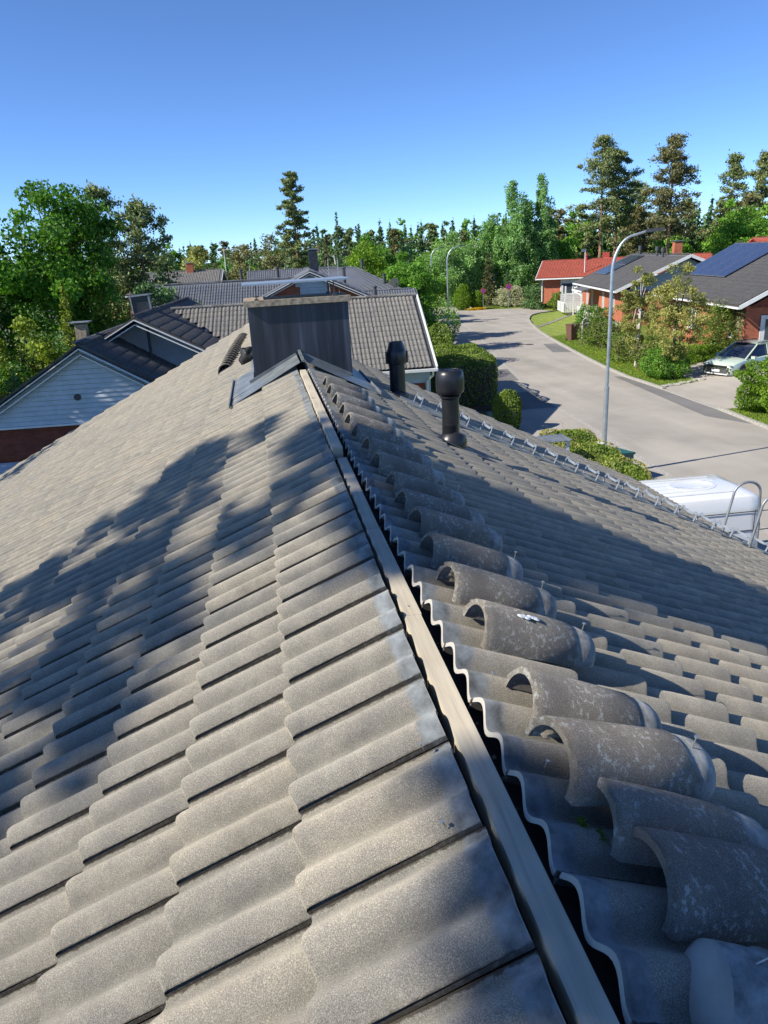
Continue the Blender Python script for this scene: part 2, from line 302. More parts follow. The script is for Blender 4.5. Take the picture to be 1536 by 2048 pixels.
class MB:
    def __init__(s): s.v = []; s.f = []; s.n = 0
    def add(s, verts, faces):
        s.v.extend([tuple(x) for x in verts]); s.f.extend([tuple(i+s.n for i in f) for f in faces]); s.n += len(verts); return s
    def box(s, c, d, M=None):
        x, y, z = [k/2 for k in d]
        vs = [Vector((a*x, b*y, e*z)) for a in (-1, 1) for b in (-1, 1) for e in (-1, 1)]
        if M is not None: vs = [M @ q for q in vs]
        vs = [q + Vector(c) for q in vs]
        return s.add(vs, [(0, 1, 3, 2), (4, 6, 7, 5), (0, 4, 5, 1), (2, 3, 7, 6), (0, 2, 6, 4), (1, 5, 7, 3)])
    def bar(s, a, b, w, h, upv=(0, 0, 1)):
        a, b = Vector(a), Vector(b); d = (b-a); L = d.length; d.normalize()
        sd = d.cross(Vector(upv));
        if sd.length < 1e-4: sd = Vector((1, 0, 0))
        sd.normalize(); u = sd.cross(d)
        vs = [p + sd*(i*w/2) + u*(j*h/2) for p in (a, b) for i in (-1, 1) for j in (-1, 1)]
        return s.add(vs, [(0, 1, 3, 2), (4, 6, 7, 5), (0, 4, 5, 1), (2, 3, 7, 6), (0, 2, 6, 4), (1, 5, 7, 3)])
    def poly(s, pts, thick, nrm=None):
        """flat polygon slab: pts is the top outline, thickness taken down along its normal"""
        P = [Vector(p) for p in pts]
        if nrm is None: nrm = (P[1]-P[0]).cross(P[2]-P[1]).normalized()
        n = len(P); Q = [p - nrm*thick for p in P]
        return s.add(P+Q, [tuple(range(n)), tuple(range(2*n-1, n-1, -1))] + [(i, i+n, (i+1) % n+n, (i+1) % n) for i in range(n)])
    def tube(s, pts, r, n=8, r1=None, cap=True):
        P = [Vector(p) for p in pts]; m = len(P); rings = []
        prev = None
        for i, p in enumerate(P):
            t = (P[min(i+1, m-1)] - P[max(i-1, 0)]).normalized()
            if prev is None:
                a = Vector((0, 0, 1)) if abs(t.z) < 0.9 else Vector((1, 0, 0))
                x = t.cross(a).normalized()
            else:
                x = (prev - t*prev.dot(t)).normalized()
            prev = x; y = t.cross(x)
            rr = r if r1 is None else r + (r1-r)*i/(m-1)
            rings += [p + x*rr*math.cos(2*math.pi*k/n) + y*rr*math.sin(2*math.pi*k/n) for k in range(n)]
        fs = [(i*n+k, i*n+(k+1) % n, (i+1)*n+(k+1) % n, (i+1)*n+k) for i in range(m-1) for k in range(n)]
        if cap: fs += [tuple(range(n-1, -1, -1)), tuple((m-1)*n+k for k in range(n))]
        return s.add(rings, fs)
    def lathe(s, prof, n=24, c=(0, 0, 0), M=None):
        vs = []
        for r, z in prof:
            for k in range(n):
                q = Vector((r*math.cos(2*math.pi*k/n), r*math.sin(2*math.pi*k/n), z))
                if M is not None: q = M @ q
                vs.append(q + Vector(c))
        m = len(prof)
        fs = [(i*n+k, i*n+(k+1) % n, (i+1)*n+(k+1) % n, (i+1)*n+k) for i in range(m-1) for k in range(n)]
        if prof[0][0] > 1e-4: fs.append(tuple(range(n-1, -1, -1)))
        if prof[-1][0] > 1e-4: fs.append(tuple((m-1)*n+k for k in range(n)))
        return s.add(vs, fs)
    def mesh(s, name, mat, smooth=False):
        me = bpy.data.meshes.new(name); me.from_pydata(s.v, [], s.f); me.materials.append(mat)
        if smooth:
            me.polygons.foreach_set('use_smooth', [True]*len(me.polygons))
            try: me.set_sharp_from_angle(angle=R(40))
            except Exception: pass
        me.update(); return me
    def build(s, name, mat, parent=None, smooth=False, mat4=None, **t):
        return obj(name, s.mesh(name, mat, smooth), parent, mat4, **t)

def np_mesh(name, V, F4, mat, tint=None, loc=None, smooth=False):
    me = bpy.data.meshes.new(name); nv, nf = len(V), len(F4)
    me.vertices.add(nv); me.vertices.foreach_set('co', np.asarray(V, np.float32).ravel())
    k = F4.shape[1]
    me.loops.add(nf*k); me.loops.foreach_set('vertex_index', np.asarray(F4, np.int32).ravel())
    me.polygons.add(nf); me.polygons.foreach_set('loop_start', np.arange(0, nf*k, k, dtype=np.int32))
    me.polygons.foreach_set('loop_total', np.full(nf, k, np.int32))
    if smooth: me.polygons.foreach_set('use_smooth', np.ones(nf, bool))
    me.materials.append(mat); me.update(calc_edges=True)
    if tint is not None:
        a = me.attributes.new('tint', 'FLOAT', 'POINT'); a.data.foreach_set('value', np.asarray(tint, np.float32))
    if loc is not None:
        a = me.attributes.new('loc', 'FLOAT_VECTOR', 'POINT'); a.data.foreach_set('vector', np.asarray(loc, np.float32).ravel())
    return me

# ------------------------------------------------------------------ roof tiles
def tile_arrays(nx=20, length=0.42, hi=True, phase=0.245, amp=0.036, w=0.3, step=0.006, rolls=2):
    """double roll tile. x across (raised side edge at x=w), y up the slope from the free lower edge, z outward"""
    cw = 0.0085 if hi else 0.016
    xs = np.concatenate([[0.0, cw], np.linspace(cw+0.0005, w+0.0005, nx-2)])
    hn = (0.5+0.5*np.cos(2*np.pi*(xs-phase)/(w/rolls)))
    hn = hn**0.95
    z0 = amp*hn + step*np.clip(xs/w, 0, 1.0)
    z0[:2] -= 0.013
    ys = [0.0, 0.004, 0.016, 0.20, length] if hi else [0.0, 0.012, length]
    dz = [-0.010, -0.003, 0.0, 0.0, 0.0] if hi else [-0.006, 0.0, 0.0]
    t = 0.014
    V = []
    for j, y in enumerate(ys):
        off = (0.013*(1-hn)*max(0.0, 1-y/0.05)) if hi else 0*hn
        for i, x in enumerate(xs): V.append((x, y+off[i], z0[i]+dz[j]))
    m = len(ys)
    nb = len(V)
    for i, x in enumerate(xs): V.append((x, ys[0]+(0.013*(1-hn[i]) if hi else 0)+0.002, z0[i]-t-0.006))   # under edge front
    for i, x in enumerate(xs): V.append((x, ys[-1], z0[i]-t))                      # under edge back
    F = []
    for j in range(m-1):
        for i in range(nx-1): a = j*nx+i; F.append((a, a+1, a+nx+1, a+nx))
    for i in range(nx-1):
        F.append((nb+i, nb+i+1, i+1, i)); F.append(((m-1)*nx+i, (m-1)*nx+i+1, nb+nx+i+1, nb+nx+i))
        F.append((nb+i+1, nb+i, nb+nx+i, nb+nx+i+1))
    # side edges
    for i in (0, nx-1):
        for j in range(m-1):
            a, b_ = j*nx+i, (j+1)*nx+i
            c_ = nb+i if j == 0 else None
        F.append((i, nb+i, nb+nx+i, (m-1)*nx+i) if i == 0 else (nb+i, i, (m-1)*nx+i, nb+nx+i))
    return np.array(V, float), np.array(F, int)
THI = tile_arrays(26, hi=True); TLO = tile_arrays(14, hi=False)
def tile_mesh(name, arr, mat): return np_mesh(name, arr[0], arr[1], mat, loc=arr[0], smooth=False)
def smooth_angle(me, a=35):
    me.polygons.foreach_set('use_smooth', [True]*len(me.polygons))
    try: me.set_sharp_from_angle(angle=R(a))
    except Exception: pass
    return me

def frame(X, Y):
    X = Vector(X).normalized(); Y = Vector(Y).normalized(); Z = X.cross(Y).normalized()
    return X, Y, Z
def tile_field(parent, O, X, Y, cols, rows, arr_hi, arr_lo, mat, nmax=300, gauge=0.354, tilt=0.088, keep=None, jit=1.0, camw=None, w=0.3, col0=0, name='tile', slip=None):
    """O is the lower-left corner (low x, free edge of the lowest row) in parent space"""
    X, Y, Z = frame(X, Y); O = Vector(O)
    Yt = (Y*math.cos(tilt) + Z*(-math.sin(tilt))).normalized(); Zt = X.cross(Yt)
    cam_local = parent.matrix_world.inverted() @ CAM if camw is None else camw
    spots = []
    for j in range(rows):
        for i in range(col0, col0+cols):
            if keep and not keep((i+0.5)*w, j*gauge): continue
            p = O + X*(w*i) + Y*(gauge*j) + Z*0.030
            if slip: p = p + Y*slip(i, j)
            spots.append(((p-cam_local).length, i, j, p))
    spots.sort(key=lambda s: s[0])
    meh = smooth_angle(tile_mesh(name, arr_hi, mat))
    rng = random.Random(len(spots))
    lo_v, lo_l, lo_f, n = [], [], [], 0
    for k, (d, i, j, p) in enumerate(spots):
        ja = rng.uniform(-1, 1)*0.006*jit; jb = rng.uniform(-1, 1)*0.006*jit; jz = rng.uniform(-0.0015, 0.0025)*jit; js = rng.uniform(-0.003, 0.003)*jit
        Xj = (X + Yt*ja*0.6 + Zt*jb*0.5).normalized(); Yj = (Yt - Xj*Xj.dot(Yt)).normalized(); Zj = Xj.cross(Yj)
        q = p + Z*jz + Y*js
        M = Matrix(((Xj.x, Yj.x, Zj.x, q.x), (Xj.y, Yj.y, Zj.y, q.y), (Xj.z, Yj.z, Zj.z, q.z), (0, 0, 0, 1)))
        if k < nmax: obj(name, meh, parent, M)
        else:
            A = np.array(M)[:3]; V = arr_lo[0] @ A[:, :3].T + A[:, 3]
            lo_v.append(V); lo_l.append(arr_lo[0]); lo_f.append(arr_lo[1]+n); n += len(V)
    if lo_v:
        me = smooth_angle(np_mesh('far_tiles', np.vstack(lo_v), np.vstack(lo_f), mat, loc=np.vstack(lo_l)))
        obj('far_tiles', me, parent, kind='stuff')

# ------------------------------------------------------------------ terrain
KR = [(-40, 17.0), (10, 17.2), (24, 17.6), (28, 18.0), (33, 18.3), (37, 18.4), (41, 18.9), (47, 19.9), (53, 21.0), (60.6, 22.5), (68, 24.4), (72, 25.6), (75.5, 27.0)]
KL = [(-40, 10.5), (10, 11.0), (19.7, 11.35), (26.4, 11.9), (30.7, 12.2), (36.5, 12.8), (44.6, 14.2), (57.4, 16.7), (68.8, 18.6), (80, 20.9), (90, 23.2), (100, 25.6)]
def interp(T, y):
    return float(np.interp(y, [a for a, b in T], [b for a, b in T]))
GZ = -5.7
def gz(x, y):
    z = GZ
    d = x - interp(KR, min(y, 76)) - 0.25
    if d > 0:
        yy = max(0.0, min(1.0, (y-31)/6)) if x > 18.4 and y < 37 else 1.0
        t = min(1, d/7.0); t = t*t*(3-2*t)
        k = 0.55 + 0.15*max(0, min(1, (y-45)/30))
        if y > 76: t *= max(0.0, min(1.0, (x-31)/6))
        z += t*k
    if y > 95: z += 0.02*(y-95)*min(1, max(0, (y-95)/20))
    return z
def gv(x, y, dz=0): return (x, y, gz(x, y)+dz)

xs = np.concatenate([np.linspace(-260, -40, 12), np.linspace(-30, 60, 91), np.linspace(70, 300, 14)])
ys = np.concatenate([np.linspace(-120, -10, 8), np.linspace(0, 120, 121), np.linspace(130, 420, 16)])
V = [(x, y, gz(x, y)-0.012) for y in ys for x in xs]; nx = len(xs)
F = np.array([(j*nx+i, j*nx+i+1, (j+1)*nx+i+1, (j+1)*nx+i) for j in range(len(ys)-1) for i in range(nx-1)])
obj('ground', np_mesh('ground', np.array(V), F, M_GROUND, smooth=True), kind='structure')

def sheet(name, outline, mat, dz, res=1.2, parent=None, follow=False):
    """triangulated sheet laid on the ground (flat unless follow)"""
    import bmesh
    bm = bmesh.new(); vs = [bm.verts.new((x, y, (gz(x, y) if follow else GZ)+dz)) for x, y in outline]
    bm.faces.new(vs)
    if follow:
        bmesh.ops.triangulate(bm, faces=bm.faces[:])
        for _ in range(3):
            bmesh.ops.subdivide_edges(bm, edges=[e for e in bm.edges if e.calc_length() > res], cuts=1)
            bmesh.ops.triangulate(bm, faces=bm.faces[:])
        for v in bm.verts: v.co.z = gz(v.co.x, v.co.y)+dz
    bmesh.ops.recalc_face_normals(bm, faces=bm.faces[:])
    for f in bm.faces:
        if f.normal.z < 0: f.normal_flip()
    me = bpy.data.meshes.new(name); bm.to_mesh(me); bm.free(); me.materials.append(mat)
    return obj(name, me, parent, kind='structure' if parent is None else None)
KRp = [(b, a) for a, b in KR]; KLp = [(b, a) for a, b in KL]
road_out = [(b-4.6, a) for a, b in reversed(KL)] 
road = [(7.5, -40)] + [(x, y) for x, y in KRp] + [(29.0, 78.4), (31.5, 79.6), (36, 80.5), (48, 82), (48, 88), (36, 86.4), (30, 86.6), (26.6, 88.0), (25.6, 90), (27.6, 101), (30, 112), (34, 128), (26, 128), (23.5, 112), (20, 96), (16.5, 80), (13.6, 60), (10.8, 46), (9.6, 36), (8.6, 28), (6.3, 20), (6.3, 6)]
sheet('road', road, M_ROAD, 0.0)
# flush granite strip between the street and the parking side
mb = MB()
def along(T, y0, y1, step):
    y = y0; out = []
    while y <= y1: out.append((interp(T, y), y)); y += step
    return out
pts = along(KL, 8, 98, 1.0)
kerb = empty('kerb', (0, 0, 0), kind='structure')
def curve_boxes(pts, w, h, dz, parent, name, mat, gap=0.012, jitter=0.0, embed=0.1, slant=False):
    base = {}
    for (a, b) in zip(pts[:-1], pts[1:]):
        A = Vector((a[0], a[1], 0)); B = Vector((b[0], b[1], 0)); d = B-A; L = d.length - gap
        if 'm' not in base:
            m_ = MB().box((0, 0, 0), (w, 1, h+embed)); me = m_.mesh(name, mat); base['m'] = me
        ang = math.atan2(d.y, d.x)-math.pi/2
        c = (A+B)/2; z = GZ + dz + (h-embed)/2 + random.uniform(-1, 1)*jitter*0.4
        M = Matrix.Translation((c.x+random.uniform(-jitter, jitter), c.y, z)) @ Matrix.Rotation(ang+random.uniform(-1, 1)*jitter*0.4, 4, 'Z') @ Matrix.Diagonal((1, L, 1, 1))
        obj(name, base['m'], parent, M)
curve_boxes(pts, 0.16, 0.008, 0.0, kerb, 'flush_stone', M_KERB, jitter=0.006)
ptsR = along(KR, 8, 75, 1.0) + [(27.6, 76.6), (28.4, 77.6), (29.3, 78.5), (30.4, 79.1), (31.5, 79.5), (32.6, 79.8), (33.8, 80.0), (35, 80.3)]
kerbr = empty('raised_kerb', (0, 0, 0), kind='structure')
ptsR1 = [p for p in ptsR if p[1] <= 28.2]; ptsR2 = [p for p in ptsR if p[1] >= 33.0]
drop = [p for p in ptsR if 28.0 <= p[1] <= 33.2]
curve_boxes([(x+0.06, y) for x, y in ptsR1], 0.15, 0.10, 0, kerbr, 'kerb_stone', M_KERB, jitter=0.012)
curve_boxes([(x+0.06, y) for x, y in ptsR2], 0.15, 0.10, 0, kerbr, 'kerb_stone', M_KERB, jitter=0.012)
curve_boxes([(x+0.06, y) for x, y in drop], 0.15, 0.02, 0, kerbr, 'kerb_stone', M_KERB, jitter=0.006)
# patches and joints
sheet('asphalt_patch', [(9.3, 42.9), (13.95, 42.9), (13.2, 38.65), (9.3, 38.9)], M_PATCH, 0.004)
sheet('asphalt_patch', [(8.7, 35.6), (12.6, 35.2), (12.15, 31.1), (8.7, 31.4)], M_PATCH, 0.004)
sheet('asphalt_patch', [(19.9, 53.0), (20.85, 52.8), (19.95, 47.9), (18.8, 48.3)], M_PATCH, 0.004)
sheet('asphalt_patch', [(18.0, 37.6), (18.36, 37.3), (18.24, 33.0), (17.95, 28.0), (17.65, 25.2), (16.86, 27.1), (17.1, 29.4), (17.5, 33.0)], M_PATCH, 0.004)
sheet('driveway', [(18.45, 33.1), (18.1, 28.0), (22, 27.0), (30, 26.0), (31, 36.5), (24.5, 38.2), (21.5, 37.0)], M_ROAD, 0.012, follow=True)
sheet('lawn', [(18.7, 38.8), (20.1, 47), (21.25, 53), (22.7, 60.6), (23.6, 64.0), (31.2, 71.5), (33.5, 74), (30, 58), (27.5, 47), (25.0, 40)], M_GROUND, 0.006, follow=True)
sheet('lawn', [(23.9, 65.4), (24.7, 68), (25.9, 72), (27.3, 75.5), (29.2, 78.1), (31.6, 79.2), (34.5, 79.8), (33.8, 77), (31.8, 73)], M_LAWN, 0.02, follow=True)
sheet('lawn', [(22.0, 57.0), (22.7, 60.6), (23.5, 64), (31.0, 71.4), (30.5, 66), (26.5, 58)], M_LAWN, 0.02, follow=True)
sheet('garden_path', [(23.6, 64.3), (23.85, 65.2), (31.9, 73.2), (34, 77.5), (35.4, 77.5), (33.0, 72.5), (31.3, 71.8)], M_GRAVEL, 0.026, follow=True)
sheet('gravel_bed', [(31.2, 66.5), (31.0, 73), (35.4, 77), (36.4, 76), (32.5, 66)], M_GRAVEL, 0.03, follow=True)
for (x, y) in ((18.4, 53.7), (18.95, 53.3)):
    o = MB().lathe([(0.0, 0.0), (0.33, 0.0), (0.33, -0.05)][::-1], 20).build('manhole_cover', M_IRON)
    o.location = (x, y, GZ+0.012); tag(o, 'round iron manhole cover in the street, %s of the pair' % ('farther-left' if x < 18.6 else 'nearer-right'), 'manhole cover', 'manhole covers in the street')

# ------------------------------------------------------------------ OUR HOUSE ROOF
TH = R(26.718); CT, ST = math.cos(TH), math.sin(TH)
house = empty('house', (0, 0, GZ), label='grey concrete-tiled house roof in the foreground with its ridge opened up', cat='house')
bpy.context.view_layer.update()
dz = -GZ
def hp(side, s, y, n=0.0):
    """point on our roof plane: side -1 left, +1 right; in house space"""
    return Vector((side*(s*CT + n*ST), y, -s*ST + n*CT + dz))
def hw(side, s, y, n=0.0): return hp(side, s, y, n) - Vector((0, 0, dz))
LFAR, RFAR, RE = 18.45, 11.85, 6.66
# sarking with underlay, left and right
MB().poly([hp(-1, 0.02, -2, -0.055), hp(-1, 0.02, LFAR-0.1, -0.055), hp(-1, 8.9, LFAR-0.1, -0.055), hp(-1, 8.9, -2, -0.055)], 0.04).build('left_underlay', M_UNDER, house)
MB().poly([hp(1, 0.02, RFAR-0.1, -0.055), hp(1, 0.02, -2, -0.055), hp(1, RE-0.08, -2, -0.055), hp(1, RE-0.08, RFAR-0.1, -0.055)], 0.04).build('right_underlay', M_UNDER, house)
mbx = MB(); mbx.box((0, 5, dz-0.16), (0.10, 14, 0.05)); mbx.build('ridge_beam', M_UNDER, house)
# tiles: left
nrowL = 24
def keepL(w, upd):
    y = LFAR - w; s = 0.473 + 0.354*(nrowL-1) - upd
    return s < 1.9 + 0.50*max(0, y) + 0.3
jL = int((LFAR-0.02-1.519)/0.3); yTop = 1.519 + 0.3*(jL+1)
LFAR_E = yTop
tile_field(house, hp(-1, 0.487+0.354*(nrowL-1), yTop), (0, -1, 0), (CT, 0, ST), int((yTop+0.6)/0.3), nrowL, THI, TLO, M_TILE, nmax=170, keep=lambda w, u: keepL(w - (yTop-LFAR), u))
nrowR = 18
yR0 = -0.755
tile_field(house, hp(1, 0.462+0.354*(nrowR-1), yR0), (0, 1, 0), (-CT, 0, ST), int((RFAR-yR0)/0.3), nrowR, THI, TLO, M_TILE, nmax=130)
# gable walls, eaves, gutter, barge boards
g = MB()
g.box((3.0, 5, dz-3.1-1.15), (5.2, 13.4, 2.3)); g.build('wall', M_BRICKR, house)
MB().box((-3.9, 8, dz-4.2-0.55), (7.4, 19.5, 1.1)).build('wall', M_BRICKR, house)
MB().bar(hp(1, RE+0.06, -2, -0.05), hp(1, RE+0.06, RFAR, -0.05), 0.12, 0.11).build('gutter', M_GALVD, house)
MB().bar(hp(1, 0.1, RFAR+0.02, -0.10), hp(1, RE, RFAR+0.02, -0.10), 0.025, 0.16).build('barge_board', M_DKPL, house)
MB().bar(hp(-1, 0.1, LFAR+0.02, -0.10), hp(-1, 8.8, LFAR+0.02, -0.10), 0.025, 0.16).build('barge_board', M_DKPL, house)
MB().add([hp(1, 0, RFAR-0.05, -0.06), hp(1, RE, RFAR-0.05, -0.06), hp(-1, RE, RFAR-0.05, -0.06)], [(0, 1, 2)]).build('gable_board', M_SIDING, house)
# ridge boards
def rboard(p0, p1, w=0.072, h=0.10):
    m = MB(); a, b = Vector(p0), Vector(p1)
    m.bar(a, b, w, h); return m.build('ridge_board', M_WOOD, house)
zt = dz - 0.014
rboard((-0.006, -0.3, zt-0.062), (-0.018, 2.17, zt-0.060), w=0.058)
rboard((-0.014, 2.175, zt-0.062), (-0.018, 3.02, zt-0.060), w=0.058)
rboard((-0.018, 3.03, zt-0.062), (-0.014, 4.28, zt-0.062), w=0.056)
rboard((-0.026, 4.38, zt-0.012), (-0.020, 7.85, zt-0.012), w=0.062, h=0.075)

rsd = np.random.RandomState(77)
m = MB()
for _ in range(150):
    y_ = rsd.uniform(0.9, 7.8); side = 1 if rsd.rand() < 0.75 else -1; s_ = rsd.uniform(0.03, 0.085); r_ = rsd.uniform(0.002, 0.007)
    m.lathe([(r_, -r_*0.5), (r_*1.1, 0.0), (r_*0.6, r_*0.8), (0, r_)], 6, hp(side, s_, y_, -0.052), Matrix.Rotation(rsd.uniform(-1, 1), 3, 'X'))
m.build('mortar_crumbs', M_CEM, house, kind='stuff')
for y_, xo in ((1.02, 0.004), (1.62, -0.006), (1.66, 0.012), (2.10, 0.0), (2.24, -0.004), (2.93, 0.006), (3.10, 0.0), (3.72, 0.005), (4.2, -0.003)):
    MB().lathe([(0.0045, -0.002), (0.0045, 0.0012), (0.0, 0.0016)], 10, (-0.012+xo, y_, zt-0.012)).build('nail_head', M_NAIL, house)
# ------------------------------------------------------------------ chimney
CX0, CX1, CY0, CY1 = -0.53, 0.60, 8.72, 9.50
ch = MB(); ch.box(((CX0+CX1)/2, (CY0+CY1)/2, dz+0.62-0.85), (CX1-CX0, CY1-CY0, 1.70))
chimney = ch.build('chimney', M_STREAK, house)
cap = MB().box((0.03, (CY0+CY1)/2, dz+0.655), (1.20, 0.88, 0.065)).build('concrete_cap', M_CEM, chimney)
m = MB(); m.add([(-0.57, 8.72, dz+0.865), (0.64, 8.72, dz+0.875), (0.64, 9.50, dz+0.875), (-0.57, 9.50, dz+0.865)], [(0, 1, 2, 3)])
m.box((0.035, 8.72, dz+0.861), (1.21, 0.01, 0.018), Matrix.Rotation(-0.008, 3, 'Y')); m.box((0.035, 9.50, dz+0.861), (1.21, 0.01, 0.018), Matrix.Rotation(-0.008, 3, 'Y'))
m.build('rain_plate', M_GALV, chimney)
m = MB()
for x in (-0.42, 0.45):
    for y in (8.70, 9.52): m.box((x, y+(0.04 if y < 9 else -0.04), dz+0.77), (0.012, 0.012, 0.19)); m.box((x, y+0.02 if y < 9 else y-0.02, dz+0.655), (0.045, 0.06, 0.10))
m.build('plate_bracket', M_DKPL, chimney)
# flashing at the foot
m = MB()
for side in (-1, 1):
    m.poly([hp(side, 0.0, 8.0, 0.075), hp(side, 0.0, 8.75, 0.075), hp(side, 0.90, 8.75, 0.055), hp(side, 0.90, 8.0, 0.055)][::side], 0.004)
    m.bar(hp(side, 0.0, 8.70, 0.085), hp(side, 0.62, 8.70, 0.085), 0.02, 0.03)
    m.poly([hp(side, 0.58, 8.4, 0.062), hp(side, 0.58, 9.8, 0.062), hp(side, 0.88, 9.8, 0.062), hp(side, 0.88, 8.4, 0.062)][::side], 0.004)
    m.bar(hp(side, 0.88, 8.0, 0.07), hp(side, 0.88, 9.8, 0.07), 0.012, 0.05)
m.bar((0, 7.98, dz+0.085), (0, 8.72, dz+0.11), 0.03, 0.02)
m.build('flashing', M_FLASH, chimney)
m = MB(); m.poly([hp(-1, 0.02, 9.5, 0.10), hp(-1, 0.02, 15.6, 0.10), hp(-1, 0.62, 15.6, 0.05), hp(-1, 0.62, 9.5, 0.05)][::-1], 0.01); m.build('ridge_sheet', M_FLASH, house)

# ------------------------------------------------------------------ vents
def vent(s, y, kind):
    b = hp(1, s, y, 0.02); v = MB()
    if kind == 0:   # tall pipe with domed cowl
        v.lathe([(0.078, -0.10), (0.078, 0.20), (0.0785, 0.201), (0.0785, 0.205), (0.077, 0.206), (0.077, 0.47)], 28, b)
        o = v.build('vent_pipe', M_VENT, house, smooth=True)
        MB().lathe([(0.085, 0.44), (0.094, 0.45), (0.094, 0.462), (0.08, 0.465), (0.110, 0.482), (0.122, 0.495), (0.126, 0.52), (0.127, 0.61), (0.122, 0.655), (0.108, 0.685), (0.098, 0.69), (0.094, 0.675), (0.07, 0.66), (0.03, 0.672), (0.0, 0.675)], 32, b).build('cowl', M_VENT, o, smooth=True)
        fl = MB()
        for k in range(5):
            a = k*math.pi/5; fl.box((b.x, b.y, b.z+0.672), (0.18, 0.006, 0.03), Matrix.Rotation(a, 3, 'Z'))
        fl.build('cowl_fin', M_VENT, o)
    else:
        v.lathe([(0.095, -0.10), (0.095, 0.40), (0.095, 0.41), (0.115, 0.42), (0.118, 0.43), (0.118, 0.56), (0.112, 0.575), (0.085, 0.66), (0.083, 0.672), (0.076, 0.672), (0.076, 0.60), (0.0, 0.60)], 32, b)
        o = v.build('vent_pipe', M_VENT, house, smooth=True)
        lg = MB()
        for a in (0, math.pi): lg.box((b.x+0.125*math.cos(a), b.y+0.125*math.sin(a), b.z+0.49), (0.02, 0.035, 0.14), Matrix.Rotation(a, 3, 'Z'))
        lg.build('bracket', M_VENT, o)
    nrm = Vector((ST, 0, CT)); q = Vector((0, 0, 1)).rotation_difference(nrm).to_matrix()
    MB().lathe([(0.135, -0.02), (0.132, 0.04), (0.12, 0.085), (0.095, 0.125), (0.082, 0.14)] if kind == 0 else [(0.13, -0.02), (0.128, 0.03), (0.118, 0.07), (0.10, 0.10)], 28, b, q).build('boot', M_VENT, o, smooth=True)
    pl = MB(); pl.poly([hp(1, s-0.2, y+0.19, 0.062), hp(1, s-0.2, y-0.19, 0.062), hp(1, s+0.42, y-0.19, 0.05), hp(1, s+0.42, y+0.19, 0.05)], 0.006); pl.build('base_plate', M_DKPL, o)
vent(1.33, 6.45, 0); vent(1.30, 8.95, 1)

# ------------------------------------------------------------------ roof ladder and wall ladder
lad = empty('roof_ladder', (0, 0, 0)); lad.parent = house
m = MB(); yl = 8.30
for dy in (-0.0, 0.36):
    m.bar(hp(1, 1.25, yl+dy, 0.065), hp(1, RE+0.05, yl+dy, 0.065), 0.022, 0.020)
m.build('rail', M_GALV, lad)
rung = MB()
pr = [(0, 0), (0.0, 0.085), (0.035, 0.115), (0.075, 0.085), (0.285, 0.085), (0.325, 0.115), (0.36, 0.085), (0.36, 0)]
nv = []
s = 1.42
rb = MB()
P = [(0.0, yy, zz) for yy, zz in pr]
for a, b in zip(P[:-1], P[1:]): rb.bar(a, b, 0.030, 0.006, (1, 0, 0))
rm = rb.mesh('rung', M_GALV)
RR = []
while s < RE+0.05:
    o = obj('rung', rm, lad, Matrix.Translation(hp(1, s, yl, 0.07)) @ Matrix.Rotation(TH, 4, 'Y')); s += 0.305
wl = empty('wall_ladder', (0, 0, 0)); wl.parent = house
for yy in (8.80, 8.20):
    m = MB(); e = hp(1, RE-0.40, yy, 0.05); pts_ = [e + Vector((0, 0, 0))]
    for t in np.linspace(0, 1, 14):
        a = math.pi*(1-t); pts_.append(e + Vector((0.31+0.20*math.cos(a), 0, 0.52+0.17*math.sin(a))))
    pts_.append(e + Vector((0.53, 0, 0.2))); pts_.append(e + Vector((0.56, 0, -0.5))); pts_.append(e + Vector((0.56, 0, -2.3)))
    m.tube(pts_, 0.018, 10); m.build('rail', M_GALVD, wl, smooth=True)
m = MB()
for k in range(8): m.tube([hp(1, RE-0.40, 8.80, 0.05)+Vector((0.56, 0, -0.2-0.28*k)), hp(1, RE-0.40, 8.20, 0.05)+Vector((0.56, 0, -0.2-0.28*k))], 0.012, 8)
m.build('step', M_GALVD, wl)

